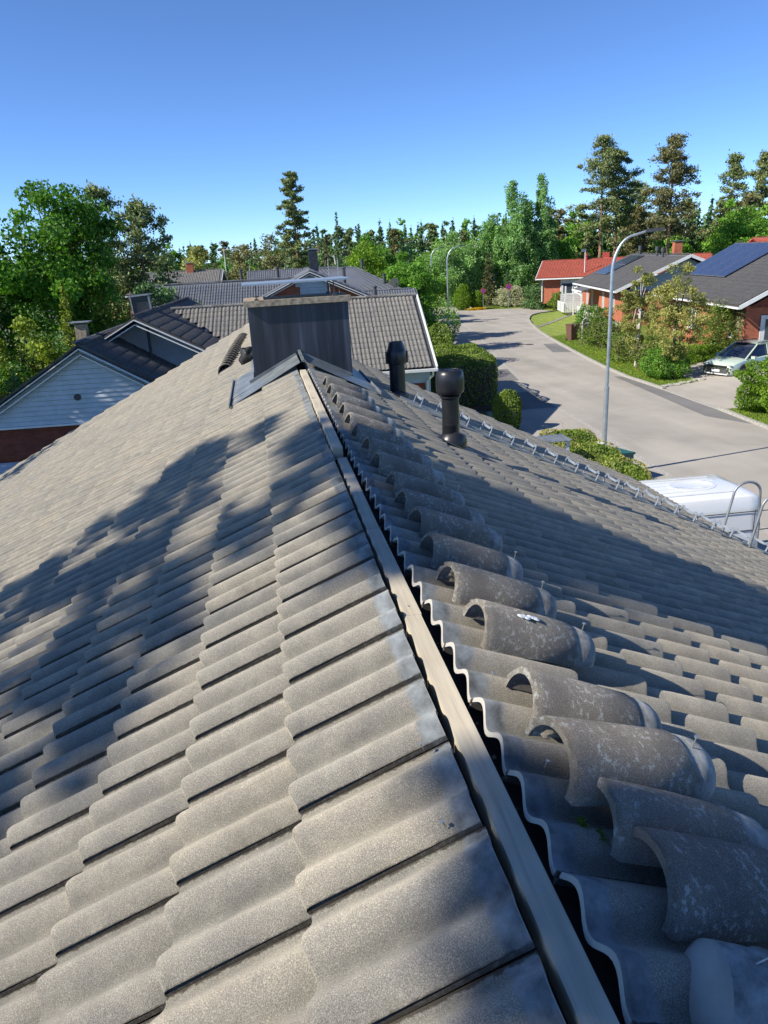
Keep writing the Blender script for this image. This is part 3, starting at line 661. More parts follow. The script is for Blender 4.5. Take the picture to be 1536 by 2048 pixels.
# ------------------------------------------------------------------ loose ridge tiles
def cap_mesh(name, L=0.40, r0=0.111, r1=0.094, seed=0, mat=None, dome=False):
    """half-round ridge tile; y along its length (0 = coated wide end), open below"""
    rng = np.random.RandomState(seed); n = 22; t = 0.018
    ys_ = [0, 0.006, 0.03, 0.18, 0.335, 0.345, 0.37, 0.41, 0.43]
    rr = [r0-0.003, r0, r0, (r0+r1)/2+0.003, r1+0.004, r1-0.002, r1-0.004, r1-0.010, r1-0.022]
    if dome: ys_ += [0.445, 0.455, 0.460]; rr[-1] = r1-0.014; rr += [r1*0.70, r1*0.40, t+0.002]
    ys_ = [y*L/0.43 for y in ys_]
    V, Lc, F = [], [], []
    for j, (y, r) in enumerate(zip(ys_, rr)):
        for i in range(n):
            a = math.pi*(i/(n-1)); k = 1+0.012*rng.randn()*(j in (0, 1))
            V.append((-r*math.cos(a)*1.0, y + (0.004*rng.randn() if j == 0 else 0), r*math.sin(a)*0.93*k))
    m_ = len(ys_); nb = len(V)
    for j, (y, r) in enumerate(zip(ys_, rr)):
        for i in range(n):
            a = math.pi*(i/(n-1)); V.append((-(r-t)*math.cos(a), y, (r-t)*math.sin(a)*0.93))
    for j in range(m_-1):
        for i in range(n-1):
            a = j*n+i; F.append((a, a+1, a+n+1, a+n)); b_ = nb+a; F.append((b_, b_+n, b_+n+1, b_+1))
    for i in range(n-1):
        F.append((i, nb+i, nb+i+1, i+1)); a = (m_-1)*n+i; F.append((a, a+1, nb+a+1, nb+a))
    for j in range(m_-1):
        for i in (0, n-1):
            a, b_ = j*n+i, (j+1)*n+i
            F.append((a, b_, nb+b_, nb+a) if i == 0 else (a, nb+a, nb+b_, b_))
    V = np.array(V); loc = V.copy(); loc[:, 1] *= 0.43/L
    return smooth_angle(np_mesh(name, V, np.array(F), mat or M_CAP, loc=loc), 50)
capm = [cap_mesh('ridge_tile', seed=k, L=0.40+0.01*k) for k in range(3)]
nail_me = MB().lathe([(0.0016, -0.03), (0.0016, 0.034), (0.006, 0.034), (0.006, 0.037)], 8).mesh('nail', M_NAIL)
CAPS = [  # s of the upper end, y centre, lift, yaw, roll, label
 (0.175, 1.010, 0.050, 2, 4, 'nearest full curved ridge tile, plain dark, lying across the right slope'),
 (0.145, 1.160, 0.048, -3, -8, 'broad dusky ridge tile tucked under the lichen-spotted one'),
 (0.075, 1.285, 0.085, 7, 6, 'lichen-spotted ridge tile resting up on the one below it, mortar inside its arch'),
 (0.150, 1.615, 0.045, -2, 0, 'speckled ridge tile with moss along its near open edge'),
 (0.150, 2.040, 0.045, 0, 3, 'ridge tile with the white bird dropping on top'),
 (0.130, 2.340, 0.045, 1, -2, 'ridge tile with mortar clump in its arch and one nail at its tail'),
 (0.130, 2.655, 0.045, 0, 2, 'ridge tile with mouth wide open, second one past the mortar-clogged one'),
 (0.160, 3.015, 0.045, 2, 0, 'shaded ridge tile beside the gap where the far boards begin'),
 (0.140, 3.270, 0.045, 1, 3, 'shaded ridge tile close to the end of the raised board'),
 (0.150, 3.600, 0.045, 0, -3, 'dark blue-shaded ridge tile next to the board joint'),
 (0.135, 4.000, 0.045, 1, 0, 'sunlit ridge tile just past the board joint'),
 (0.110, 4.28, 0.060, 2, 4, 'sunlit ridge tile leaning against its neighbour past the board joint'),
 (0.105, 4.72, 0.045, -1, 0, 'sunlit ridge tile halfway along the raised board'),
 (0.105, 5.10, 0.045, 1, 2, 'ridge tile five places before the chimney'),
 (0.110, 5.50, 0.045, 0, 0, 'ridge tile four places before the chimney'),
 (0.105, 5.95, 0.045, 2, 0, 'ridge tile three places before the chimney'),
 (0.100, 6.40, 0.045, 1, 0, 'ridge tile two places before the chimney'),
 (0.100, 6.85, 0.045, 0, 2, 'farthest loose ridge tile, next to the chimney flashing'),
]
def cap_matrix(side, s, y, n, yw, rl):
    p = hw(side, s, y, n)
    Yd = Vector((side*CT, 0, -ST)); Zd = Vector((side*ST, 0, CT)); Xd = Yd.cross(Zd)
    M = Matrix(((Xd.x, Yd.x, Zd.x, p.x), (Xd.y, Yd.y, Zd.y, p.y), (Xd.z, Yd.z, Zd.z, p.z), (0, 0, 0, 1)))
    return M @ Matrix.Rotation(R(yw), 4, 'Z') @ Matrix.Rotation(R(rl), 4, 'Y')
for k, (s, y, n, yw, rl, lab) in enumerate(CAPS):
    t = empty('ridge_tile'); t.matrix_world = cap_matrix(1, s, y, n-0.012, yw+2, rl) @ Matrix.Rotation(R(5.5 if k != 2 else 8.0), 4, 'X')
    tag(t, lab, 'ridge tile', 'loose ridge tiles laid across the right slope')
    t2 = capm[k % 3]; obj('shell', t2, t)
    if k in (2, 4, 5, 6, 9, 12): obj('nail', nail_me, t, Matrix.Translation((0.01, 0.36, 0.080)) @ Matrix.Rotation(R(8), 4, 'X'))
    if k == 4:
        d = MB(); rngd = random.Random(3)
        for q in range(9):
            yy = 0.12+0.007*q; a = R(90-14+rngd.uniform(-2, 2)); rd = 0.1105
            d.lathe([(0.011+rngd.uniform(-.004, .004), 0.0), (0.006, 0.003), (0.0, 0.004)], 8, (rd*math.cos(a), yy, rd*math.sin(a)*0.94))
        d.build('bird_dropping', M_WHITE, t)
    if k in (2, 5):
        d = MB(); rngd = random.Random(k)
        for q in range(26):
            a = rngd.uniform(0.15, 2.99); rr_ = 0.092; d.lathe([(0.014, -0.01), (0.016, 0.0), (0.010, 0.008), (0, 0.010)], 8, (rr_*math.cos(a)*0.95, 0.03+rngd.uniform(0, 0.06), rr_*math.sin(a)*0.9), Matrix.Rotation(rngd.uniform(-1, 1), 3, 'X') @ Matrix.Rotation(rngd.uniform(-1, 1), 3, 'Y'))
        d.build('mortar', M_CEM, t, smooth=True)
# smooth bare tail in the bottom corner
t = empty('ridge_tile'); t.matrix_world = cap_matrix(1, 0.57, 0.66, 0.045, 160, -6) @ Matrix.Rotation(R(-7), 4, 'X')
tag(t, 'ridge tile turned the other way in the bottom corner, smooth grey tail showing', 'ridge tile', 'loose ridge tiles laid across the right slope')
obj('shell', cap_mesh('ridge_tile', seed=21, r0=0.13, r1=0.125, dome=True), t); obj('nail', nail_me, t, Matrix.Translation((0.02, 0.34, 0.115)) @ Matrix.Rotation(R(30), 4, 'X'))
# nested stack on the far left slope behind the chimney
stk_me = cap_mesh('ridge_tile', r0=0.125, r1=0.105, seed=9, mat=M_STACK)
for k in range(18):
    f = k/17.0
    s = 1.10 - 0.26*f; y = 11.75 + 3.7*f
    p = hw(-1, s, y, 0.035 + 0.02*math.sin(f*3)); ang = R(4 - 6*f)
    t = obj('ridge_tile', stk_me); t.matrix_world = Matrix.Translation(p) @ Matrix.Rotation(ang + R(3), 4, 'Z') @ Matrix.Rotation(R(-4.5), 4, 'X')
    t.matrix_world = t.matrix_world @ Matrix.Rotation(-TH*0.9, 4, 'Y')
    tag(t, 'sandy ridge tile nested in the long caterpillar row left of the chimney', 'ridge tile', 'nested row of ridge tiles behind the chimney')

# bag beside the chimney
import bmesh
bm = bmesh.new(); bmesh.ops.create_icosphere(bm, subdivisions=4, radius=1)
rngb = np.random.RandomState(4); dirs = rngb.randn(24, 3); dirs /= np.linalg.norm(dirs, axis=1)[:, None]
for v in bm.verts:
    d = np.array(v.co); k = 1 + sum(0.05*math.sin(7*float(d @ q)+i) for i, q in enumerate(dirs[:10])) ; v.co = Vector((d[0]*0.20*k, d[1]*0.17*k, max(-0.13, d[2]*0.24*k)))
me = bpy.data.meshes.new('bag_body'); bm.to_mesh(me); bm.free(); me.materials.append(M_BAG); smooth_angle(me, 60)
bag = empty('backpack', hw(-1, 0.64, 11.0, 0.10), label='black nylon rucksack slumped against the left side of the chimney', cat='bag')
obj('body', me, bag); bag.scale = (0.62, 0.62, 0.62)
m = MB(); m.tube([(-0.17, -0.12, 0.08), (-0.21, -0.17, -0.02), (-0.18, -0.17, -0.12), (-0.08, -0.18, -0.16), (0.02, -0.17, -0.13)], 0.008, 6)
m.build('strap', M_BAG, bag); MB().bar((-0.10, -0.06, 0.20), (-0.04, -0.15, 0.12), 0.05, 0.012).build('buckle', M_GALVD, bag)
# moss tuft on the ridge edge, bottom right (many small sprigs)
def rot_quads(C, size, seed, asp=0.55, flat=0.0, up=0.0):
    rs = np.random.RandomState(seed); n = len(C)
    a = rs.randn(n, 3); a[:, 2] = a[:, 2]*(1-flat) + up; a /= np.linalg.norm(a, axis=1)[:, None]+1e-9
    b = np.cross(a, rs.randn(n, 3)); b /= np.linalg.norm(b, axis=1)[:, None]+1e-9
    s = (size*(0.6+0.8*rs.rand(n)))[:, None]
    V = np.stack([C-a*s, C+b*s*asp-a*s*0.1, C+a*s, C-b*s*asp-a*s*0.1], 1).reshape(-1, 3)
    F = np.arange(4*n).reshape(n, 4); return V, F
for k, (s, y) in enumerate([(0.16, 1.135), (0.13, 1.165)]):
    rs = np.random.RandomState(k); C = np.array(hw(1, s, y, 0.040)) + rs.randn(160, 3)*np.array([0.004, 0.008, 0.004])
    V, F = rot_quads(C, 0.0035, k); o = obj('moss_tuft', np_mesh('moss_tuft', V, F, L_HEDGE, tint=np.repeat(rs.rand(160)*0.8, 4)))
    tag(o, 'small green moss tuft on the tile edge, %s' % ('larger lower one' if k == 0 else 'smaller upper one'), 'moss')
# nails standing in the heads of the top row
for k, (side, s, y) in enumerate([(-1, 0.13, 1.49), (-1, 0.14, 1.23), (1, 0.12, 0.98), (1, 0.15, 0.95), (1, 0.13, 1.36), (1, 0.12, 1.75)]):
    p = hp(side, s, y, 0.035)
    obj('nail', nail_me, house, Matrix.Translation(p) @ Matrix.Rotation(side*R(25), 4, 'Y') @ Matrix.Diagonal((0.8, 0.8, 0.3, 1)))

# ------------------------------------------------------------------ NEIGHBOUR HOUSE 2 (light tile roof) with wing and garage
RZ = R(-3.5)
h2 = empty('house', (5.85, 30.3, GZ), RZ, label='neighbouring house with a light grey tiled roof just beyond the chimney', cat='house')
bpy.context.view_layer.update()
zr = 5.2   # ridge above ground
sl_ = Vector((0, 1, 0.515)).normalized(); Lw = 9.75; run = 4.35; S2 = run/sl_.y
def keep2(w, u):   # clip to the valley of the left wing
    xx = -Lw + w; run_d = run - u*sl_.y
    return xx > -9.80 + run_d*0.93
tile_field(h2, (-Lw, -run, zr-run*0.515-0.02), (1, 0, 0), sl_, 32, 14, TLO, TLO, M_TILE_N, nmax=300, keep=keep2, gauge=0.345, tilt=0.05)
MB().poly([(-Lw, -run, zr-run*0.515-0.05), (0, -run, zr-run*0.515-0.05), (0, 0, zr-0.05), (-Lw, 0, zr-0.05)], 0.12).build('roof', M_DKPL, h2)
MB().poly([(0, run, zr-run*0.515), (-Lw, run, zr-run*0.515), (-Lw, 0, zr), (0, 0, zr)], 0.12).build('roof', M_TILE_N, h2)
def ridge_caps(parent, a, b, mat, step=0.40, r=0.09):
    a, b = Vector(a), Vector(b); L = (b-a).length; n = int(L/step); d = (b-a).normalized()
    mbc = MB(); prof = [(r*math.cos(math.pi*i/6)*1.1, r*math.sin(math.pi*i/6)*0.8-0.02) for i in range(7)]
    vs = [(x, y, z) for y in (0, step*1.06) for x, z in prof]; vs = [(x*(1 if y == 0 else .9), y, z*(1 if y == 0 else .88)) for x, y, z in vs]
    fs = [(i, i+1, i+8, i+7) for i in range(6)]+[tuple(range(6, -1, -1)), tuple(range(7, 14))]
    me = np_mesh_any('ridge_cap', vs, fs, mat)
    X = d.cross(Vector((0, 0, 1))).normalized(); Z = X.cross(d)
    for i in range(n):
        p = a + d*step*i
        obj('ridge_cap', me, parent, Matrix(((X.x, d.x, Z.x, p.x), (X.y, d.y, Z.y, p.y), (X.z, d.z, Z.z, p.z+0.01), (0, 0, 0, 1))))
def np_mesh_any(name, vs, fs, mat):
    me = bpy.data.meshes.new(name); me.from_pydata([tuple(v) for v in vs], [], fs); me.materials.append(mat); me.update(); return me
ridge_caps(h2, (0, 0, zr+0.03), (-Lw, 0, zr+0.03), M_TILE_N)
MB().box((-4.6, -run+1.9, (zr-run*0.515)/2), (8.9, 3.0, zr-run*0.515-0.1)).build('wall', M_SIDING, h2)
MB().add([(-0.35, -run+0.45, zr-run*0.515), (-0.35, run-0.5, zr-run*0.515), (-0.35, 0, zr-0.2)], [(0, 1, 2)]).build('gable', M_WHITE, h2)
MB().box((-1.3, -run+0.385, 1.35), (1.9, 0.03, 2.0)).build('brick_panel', M_BRICKR, h2)
m = MB(); m.lathe([(0, 0), (0.14, 0)][::-1], 18, (0, 0, 0)); 
MB().box((-0.75, -run+0.355, 1.95), (0.34, 0.02, 0.14)).build('number_plate', M_WHITE, h2)
MB().bar((0.03, 0.0, zr-0.02), (0.03, -run-0.05, zr-run*0.515-0.045), 0.05, 0.16).build('barge_board', M_WHITE, h2)
MB().bar((0.03, 0.0, zr-0.02), (0.03, run, zr-run*0.515-0.045), 0.05, 0.16).build('barge_board', M_WHITE, h2)
m = MB(); m.bar((-Lw+3, -run-0.07, zr-run*0.515-0.10), (0.05, -run-0.07, zr-run*0.515-0.10), 0.12, 0.09); m.build('gutter', M_WHITE, h2)
MB().tube([(-0.12, -run-0.04, zr-run*0.515-0.14), (-0.12, -run+0.02, zr-run*0.515-0.3), (-0.28, -run+0.34, zr-run*0.515-0.55), (-0.28, -run+0.34, 0.1)], 0.045, 8).build('downpipe', M_WHITE, h2, smooth=True)
# wing with the upper white gable: ridge along local Y
wx = -9.95; wz = zr+0.10; wp = 0.53; wy0, wy1 = -5.1, 7.2; wh = 2.95; whl = 2.4
for sd, hw_ in ((1, wh), (-1, whl)):
    pts4 = [(wx, wy0, wz), (wx, wy1, wz), (wx+sd*hw_, wy1, wz-hw_*wp), (wx+sd*hw_, wy0, wz-hw_*wp)]
    MB().poly(pts4 if sd < 0 else pts4[::-1], 0.10, Vector((sd*wp, 0, 1)).normalized()).build('wing_roof', M_TILE_D, h2)
def course_steps(parent, p0, p1, dvec, n, mat, h=0.035, t=0.05, name='course'):
    """raised lower edges of the tile courses seen along the eave direction"""
    me = None
    for i in range(n):
        a = Vector(p0) + Vector(dvec)*i; b = Vector(p1) + Vector(dvec)*i
        MB().bar(a, b, t, h, (0, 0, 1)).build(name, mat, parent)
d_ = Vector((1, 0, -wp)).normalized()*0.36
tile_field(h2, (wx+wh, wy0, wz-wh*wp+0.0), (0, 1, 0), Vector((-1, 0, wp)).normalized(), 24, 9, TLO, TLO, M_TILE_D, nmax=100, gauge=0.36, tilt=0.05, keep=lambda w, u: (wy0+w) < -1.3+ (3.3 - (wh-u*0.88))*1.0 + 0.6 or (wy0+w) > 1.5)
ridge_caps(h2, (wx, wy0, wz+0.03), (wx, wy1, wz+0.03), M_TILE_D)
for sd, hw_ in ((1, wh+0.05), (-1, whl)):
    m = MB()
    m.bar((wx, wy0-0.03, wz-0.09), (wx+sd*hw_, wy0-0.03, wz-0.09-hw_*wp), 0.03, 0.17, (0, 1, 0)); m.bar((wx, wy0-0.01, wz-0.24), (wx+sd*hw_, wy0-0.01, wz-0.24-hw_*wp), 0.03, 0.13, (0, 1, 0))
    me_ = m.build('barge_board', M_WHITE, h2)
m = MB(); m.add([(wx, wy0+1.3, wz-0.15), (wx-whl, wy0+1.3, wz-0.15-whl*wp), (wx-whl, wy0+1.3, 0.2), (wx+wh, wy0+1.3, 0.2), (wx+wh, wy0+1.3, wz-0.15-wh*wp)], [(0, 1, 2, 3, 4)])
m.build('gable_wall', M_SIDING, h2)
m = MB(); m.tube([(wx+0.25, wy0+0.6, wz-1.9), (wx+0.25, wy0+0.6, wz-0.3)], 0.05, 8); m.build('post', M_DKPL, h2)
# metal-clad chimney and little stack behind the ridge
m = MB(); m.box((0, 0, 0), (0.72, 0.5, 1.35)); o = m.build('chimney', M_BLACKM, h2); o.scale = (0.82, 0.82, 0.82); o.location = (-10.25, -2.0, zr+0.10); o.rotation_euler = (0, R(-4), 0)
m = MB()
for a, b in (((-0.42, -.3, .69), (.42, -.3, .69)), ((-.42, .3, .69), (.42, .3, .69)), ((-.42, -.3, .69), (-.42, .3, .69)), ((.42, -.3, .69), (.42, .3, .69)), ((.39, -.27, .66), (.39, -.27, -.6)), ((-.39, -.27, .66), (-.39, -.27, -.6))): m.bar(a, b, 0.06, 0.06)
m.build('frame', M_GALVD, o)

gar = empty('garage', (-5.72, 23.66, GZ), RZ, label='garage with pale boarded gable over dark red brick at the left', cat='garage')
bpy.context.view_layer.update()
gzr = 4.72; gp = 0.60; gr_, gl_ = 3.6, 4.3
for sd, hw_ in ((1, gr_), (-1, gl_)):
    pts4 = [(0, -0.1, gzr), (0, 8.0, gzr), (sd*hw_, 8.0, gzr-hw_*gp), (sd*hw_, -0.1, gzr-hw_*gp)]
    MB().poly(pts4 if sd < 0 else pts4[::-1], 0.10, Vector((sd*gp, 0, 1)).normalized()).build('roof', M_TILE_D, gar)
tile_field(gar, (gr_, -0.1, gzr-gr_*gp), (0, 1, 0), Vector((-1, 0, gp)).normalized(), 26, 12, TLO, TLO, M_TILE_D, nmax=200, gauge=0.36, tilt=0.05)
ridge_caps(gar, (0, -0.1, gzr+0.03), (0, 7.4, gzr+0.03), M_TILE_D)
for sd, hw_ in ((1, gr_), (-1, gl_)):
    m = MB(); m.bar((0, -0.16, gzr-0.09), (sd*hw_, -0.16, gzr-0.09-hw_*gp), 0.03, 0.19, (0, 1, 0)); m.build('barge_board', M_WHITE, gar)
    m = MB(); m.bar((0, -0.10, gzr-0.26), (sd*hw_, -0.10, gzr-0.26-hw_*gp), 0.03, 0.17, (0, 1, 0)); m.build('barge_board', M_WHITE, gar)
    m = MB(); m.bar((0, -0.19, gzr+0.03), (sd*hw_, -0.19, gzr+0.03-hw_*gp), 0.06, 0.05, (0, 1, 0)); m.build('verge_trim', M_BLACKM, gar)
z = gzr-2.30; k = 0
while z < gzr-0.2:
    xr = min(2.9, (gzr-0.12-z)/gp); xl = min(3.9, (gzr-0.12-z)/gp); xr2 = max(0.02, min(2.9, (gzr-0.12-z-0.145)/gp)); xl2 = max(0.02, min(3.9, (gzr-0.12-z-0.145)/gp))
    P = [(-xl, 0.012, z+0.006), (xr, 0.012, z+0.006), (xr2, 0.045, z+0.141), (-xl2, 0.045, z+0.141)]
    MB().poly(P, 0.018, Vector((0, -1, 0.12)).normalized()).build('board', M_SIDING, gar); z += 0.145
MB().box((-0.5, 0.25, gzr-1.25), (6.6, 0.2, 1.9)).build('backing', M_SIDING, gar) if False else None
m = MB(); m.add([(-3.9, 0.08, gzr-2.3), (2.9, 0.08, gzr-2.3), (2.9, 0.08, gzr-0.12-2.9*gp), (0, 0.08, gzr-0.14), (-3.9, 0.08, gzr-0.12-3.9*gp)], [(0, 1, 2, 3, 4)]); m.build('gable_wall', M_DKPL, gar)  # dark backing gives the gaps between boards their shadow lines
MB().box((-0.5, 0.0, gzr-2.33), (6.8, 0.06, 0.06)).build('trim', M_WHITE, gar)
MB().box((-1.9, 3.9, (gzr-2.36)/2), (4.1, 7.4, gzr-2.36)).build('brick_wall', M_BRICKR, gar)
MB().box((1.6, 3.9, (gzr-2.36)/2), (2.5, 6.6, gzr-2.36)).build('side_wall', M_SIDING, gar)
m = MB().lathe([(0.10, -0.02), (0.10, 0.01), (0.075, 0.012), (0.075, 0.0), (0, 0.0)], 20, (-0.35, 0.0, gzr-1.52), Matrix.Rotation(R(90), 3, 'X')); m.build('round_vent', M_DKPL, gar, smooth=True)
m = MB().lathe([(0.11, -0.02), (0.11, 0.01), (0.08, 0.012), (0, 0.012)], 20, (0.55, 0.0, gzr-2.30), Matrix.Rotation(R(90), 3, 'X')); m.build('round_vent', M_WHITE, gar, smooth=True)
m = MB(); m.box((-0.55, 2.4, gzr+0.14), (0.34, 0.34, 0.62)); st_ = m.build('chimney', M_CEM, gar)
MB().box((-0.55, 2.4, gzr+0.52), (0.62, 0.5, 0.03)).build('cap', M_GALVD, st_)
# pale canopy / boards seen at the far left edge
o = MB().poly([(-10.2, 21.2, -4.30), (-7.1, 21.0, -4.30), (-7.0, 23.3, -4.25), (-10.1, 23.4, -4.25)], 0.05).build('carport_roof', M_WHITE)
tag(o, 'white flat sheet roof low beside the brick garage wall at the left edge', 'roof')
o = MB().poly([(-9.9, 24.2, -2.35), (-9.0, 24.3, -2.35), (-9.1, 26.0, -2.3), (-10.5, 26.0, -2.3)], 0.05).build('white_awning', M_WHITE)
tag(o, 'small white awning corner above the garage roof at the left edge', 'awning')

# ------------------------------------------------------------------ generic far house
def gable_roof(parent, x0, x1, y0, y1, ze, zrid, mat, tiles=True, oh=0.0, nmax=0, axis='x', both=False, gauge=0.35, caps=True):
    """rectangular gable roof, ridge along x (local) midway between y0 and y1; tiled on the -y side"""
    ym = (y0+y1)/2; rn = ym-y0; rise = zrid-ze
    n1 = Vector((0, -rise, rn)).normalized(); n2 = Vector((0, rise, rn)).normalized()
    MB().poly([(x0, y0, ze), (x1, y0, ze), (x1, ym, zrid), (x0, ym, zrid)], 0.10, n1).build('roof', mat, parent)
    MB().poly([(x1, y1, ze), (x0, y1, ze), (x0, ym, zrid), (x1, ym, zrid)], 0.10, n2).build('roof', mat, parent)
    if tiles:
        d = Vector((0, rn, rise)); L = d.length
        tile_field(parent, (x0, y0, ze+0.0), (1, 0, 0), d.normalized(), int((x1-x0)/0.3), int(L/gauge), TLO, TLO, mat, nmax=nmax, gauge=gauge, tilt=0.05)
        if both: tile_field(parent, (x1, y1, ze+0.0), (-1, 0, 0), Vector((0, -rn, rise)).normalized(), int((x1-x0)/0.3), int(L/gauge), TLO, TLO, mat, nmax=0, gauge=gauge, tilt=0.05)
    if caps: ridge_caps(parent, (x0, ym, zrid+0.03), (x1, ym, zrid+0.03), mat, step=0.42)
def verge(parent, x, y0, y1, ze, zrid, mat=None, t=0.16):
    ym = (y0+y1)/2; m = MB()
    m.bar((x, y0-0.05, ze-0.06), (x, ym, zrid-0.04), 0.04, t); m.bar((x, ym, zrid-0.04), (x, y1+0.05, ze-0.06), 0.04, t)
    m.build('barge_board', mat or M_WHITE, parent)
def window(parent, x, y, z, w, h, face='-y', panes=2):
    fr = MB(); D = {'-y': ((1, 0), (0, -1)), '-x': ((0, 1), (-1, 0)), '+x': ((0, 1), (1, 0))}[face]; (ax, ay), (nx_, ny_) = D
    def P(a, b, o): return (x+ax*a+nx_*o, y+ay*a+ny_*o, z+b)
    def bx(a, b, da, db, o=0.03, dp=0.06):
        c = P(a, b, o); fr.box(c, (abs(ax)*da+abs(nx_)*dp, abs(ay)*da+abs(ny_)*dp, db))
    bx(-w/2, 0, 0.08, h+0.1); bx(w/2, 0, 0.08, h+0.1); bx(0, h/2, w, 0.08); bx(0, -h/2, w+0.1, 0.09, 0.045, 0.1)
    for k in range(1, panes): bx(-w/2+w*k/panes, 0, 0.08, h)
    o = fr.build('window', M_WHITE, parent)
    g_ = MB(); c = P(0, 0, 0.015); g_.box(c, (abs(ax)*w+abs(nx_)*0.02, abs(ay)*w+abs(ny_)*0.02, h)); g_.build('pane', M_WIN, o)
    return o

# HOUSE 3: blue-grey roof with brick gable
h3 = empty('house', (0, 46.2, GZ), RZ, label='blue-grey tiled house with orange brick gable and white attic boards', cat='house')
bpy.context.view_layer.update()
gable_roof(h3, -6.5, 3.2, -5.0, 5.0, 3.35, 5.75, M_TILE_BLUE, nmax=300)
gable_roof(h3, 3.2, 9.0, -4.0, 3.0, 3.1, 4.78, M_TILE_BLUE, nmax=0)
MB().box((-1.5, 0, 1.6), (9.2, 8.8, 3.2)).build('wall', M_BRICK, h3)
MB().box((6.0, -0.5, 1.5), (5.4, 6.0, 3.0)).build('wall', M_BRICK, h3)
# cross gable
cx = 2.75; cz = 6.20; cp = 0.46; cyf = -4.6
for sd in (1, -1):
    P4 = [(cx, cyf-0.4, cz), (cx, 6.5, cz), (cx+sd*3.9, 6.5, cz-3.9*cp), (cx+sd*3.9, cyf-0.4, cz-3.9*cp)]
    MB().poly(P4 if sd < 0 else P4[::-1], 0.1, Vector((sd*cp, 0, 1)).normalized()).build('cross_roof', M_TILE_BLUE, h3)
    m = MB(); m.bar((cx, cyf-0.42, cz-0.08), (cx+sd*3.9, cyf-0.42, cz-0.08-3.9*cp), 0.04, 0.16, (0, 1, 0)); m.build('barge_board', M_WHITE, h3)
    m = MB(); m.bar((cx, cyf-0.38, cz-0.20), (cx+sd*3.8, cyf-0.38, cz-0.20-3.8*cp), 0.04, 0.10, (0, 1, 0)); m.build('barge_board', M_WHITE, h3)
tile_field(h3, (cx+3.9, cyf-0.4, cz-3.9*cp), (0, 1, 0), Vector((-1, 0, cp)).normalized(), 36, 12, TLO, TLO, M_TILE_BLUE, nmax=0, gauge=0.355, tilt=0.06)
m = MB(); m.add([(cx-3.6, cyf, 1), (cx+3.6, cyf, 1), (cx+3.6, cyf, cz-0.1-3.6*cp), (cx, cyf, cz-0.1), (cx-3.6, cyf, cz-0.1-3.6*cp)], [(0, 1, 2, 3, 4)]); m.build('gable_wall', M_BRICK, h3)
z = cz-1.75
while z < cz-0.85: MB().box((cx+0.15, cyf-0.03, z+0.07), (1.45, 0.05, 0.135)).build('board', M_SIDING, h3); z += 0.145
MB().add([(cx-0.8, cyf-0.045, cz-0.80), (cx+1.0, cyf-0.045, cz-0.80), (cx+1.0, cyf-0.045, cz-0.62), (cx+0.1, cyf-0.045, cz-0.25), (cx-0.8, cyf-0.045, cz-0.55)], [(0, 1, 2, 3, 4)]).build('attic_board', M_SIDING, h3)
window(h3, cx-0.30, cyf-0.05, cz-1.52, 0.48, 0.40, panes=1); window(h3, cx+0.62, cyf-0.05, cz-1.50, 0.48, 0.40, panes=1)
for xx in (cx+1.0, cx+1.5):
    m = MB(); m.tube([(xx, cyf-0.25, 2.5), (xx, cyf-0.25, cz+0.55)], 0.02, 6); m.build('ladder_rail', M_GALV, h3)
m = MB()
for k in range(8): m.tube([(cx+1.0, cyf-0.25, 3.2+0.3*k), (cx+1.5, cyf-0.25, 3.2+0.3*k)], 0.014, 6)
m.build('ladder_rung', M_GALV, h3)
m = MB(); m.box((cx+0.35, 2.5, cz+0.35), (0.55, 0.5, 1.5)); cc = m.build('chimney', M_BLACKM, h3)
MB().box((cx+0.35, 2.5, cz+1.13), (0.62, 0.56, 0.06)).build('cap', M_GALVD, cc)
for (x, y, zb, h_, r_) in ((cx+2.1, 1.0, cz-1.1, 1.0, 0.11), (cx+3.6, -2.6, cz-1.9, 0.75, 0.10), (-5.3+4.1, 0.2, 5.7, 0.62, 0.09), (cx-2.0, 5.8, 5.3, 1.0, 0.11)):
    MB().lathe([(r_, 0), (r_, h_), (r_*1.25, h_+0.01), (r_*1.25, h_+0.09), (0, h_+0.10)], 14, (x, y, zb)).build('vent_pipe', M_DKPL, h3, smooth=True)
m = MB(); m.tube([(cx+2.15, 0.7, cz-0.7), (cx+2.15, 0.7, cz+0.72)], 0.018, 6); m.lathe([(0.02, 0.6), (0.17, 0.78), (0.02, 0.80)], 10, (cx+2.15, 0.7, cz)); m.build('antenna', M_DKPL, h3)
# second blue-grey roof behind to the right
h3b = empty('house', (6.3, 56.0, GZ), R(-3.5), label='slate-blue hipped seam roof behind the brick-gabled house', cat='house')
bpy.context.view_layer.update()
HP = dict(a=(-3.2, 0.6, 6.05), b=(0.4, -0.6, 6.05), sw=(-2.2, -6.2, 4.35), se=(3.6, -6.4, 4.30), nw=(-7.0, -1.0, 4.3), ne=(4.0, 4.0, 4.3))
def slab(keys, nm_='roof'):
    P_ = [Vector(HP[k]) for k in keys]; n_ = (P_[1]-P_[0]).cross(P_[2]-P_[0]).normalized(); n_ = n_ if n_.z > 0 else -n_
    m_ = MB(); m_.poly(P_ if (P_[1]-P_[0]).cross(P_[2]-P_[0]).z > 0 else P_[::-1], 0.1, n_); m_.build(nm_, M_TILE_BLUE, h3b)
slab(['a', 'b', 'se', 'sw']); slab(['b', 'ne', 'se']); slab(['a', 'sw', 'nw'])
A_, B_, S1, S2_ = [Vector(HP[k]) for k in ('a', 'b', 'se', 'sw')]
for k in range(15):
    f = (k+0.5)/15; p0 = A_.lerp(B_, f) + Vector((0, 0, 0.02)); p1 = S2_.lerp(S1, f) + Vector((0, 0, 0.02))
    MB().bar(p0, p1, 0.05, 0.05).build('seam', M_DKPL, h3b)
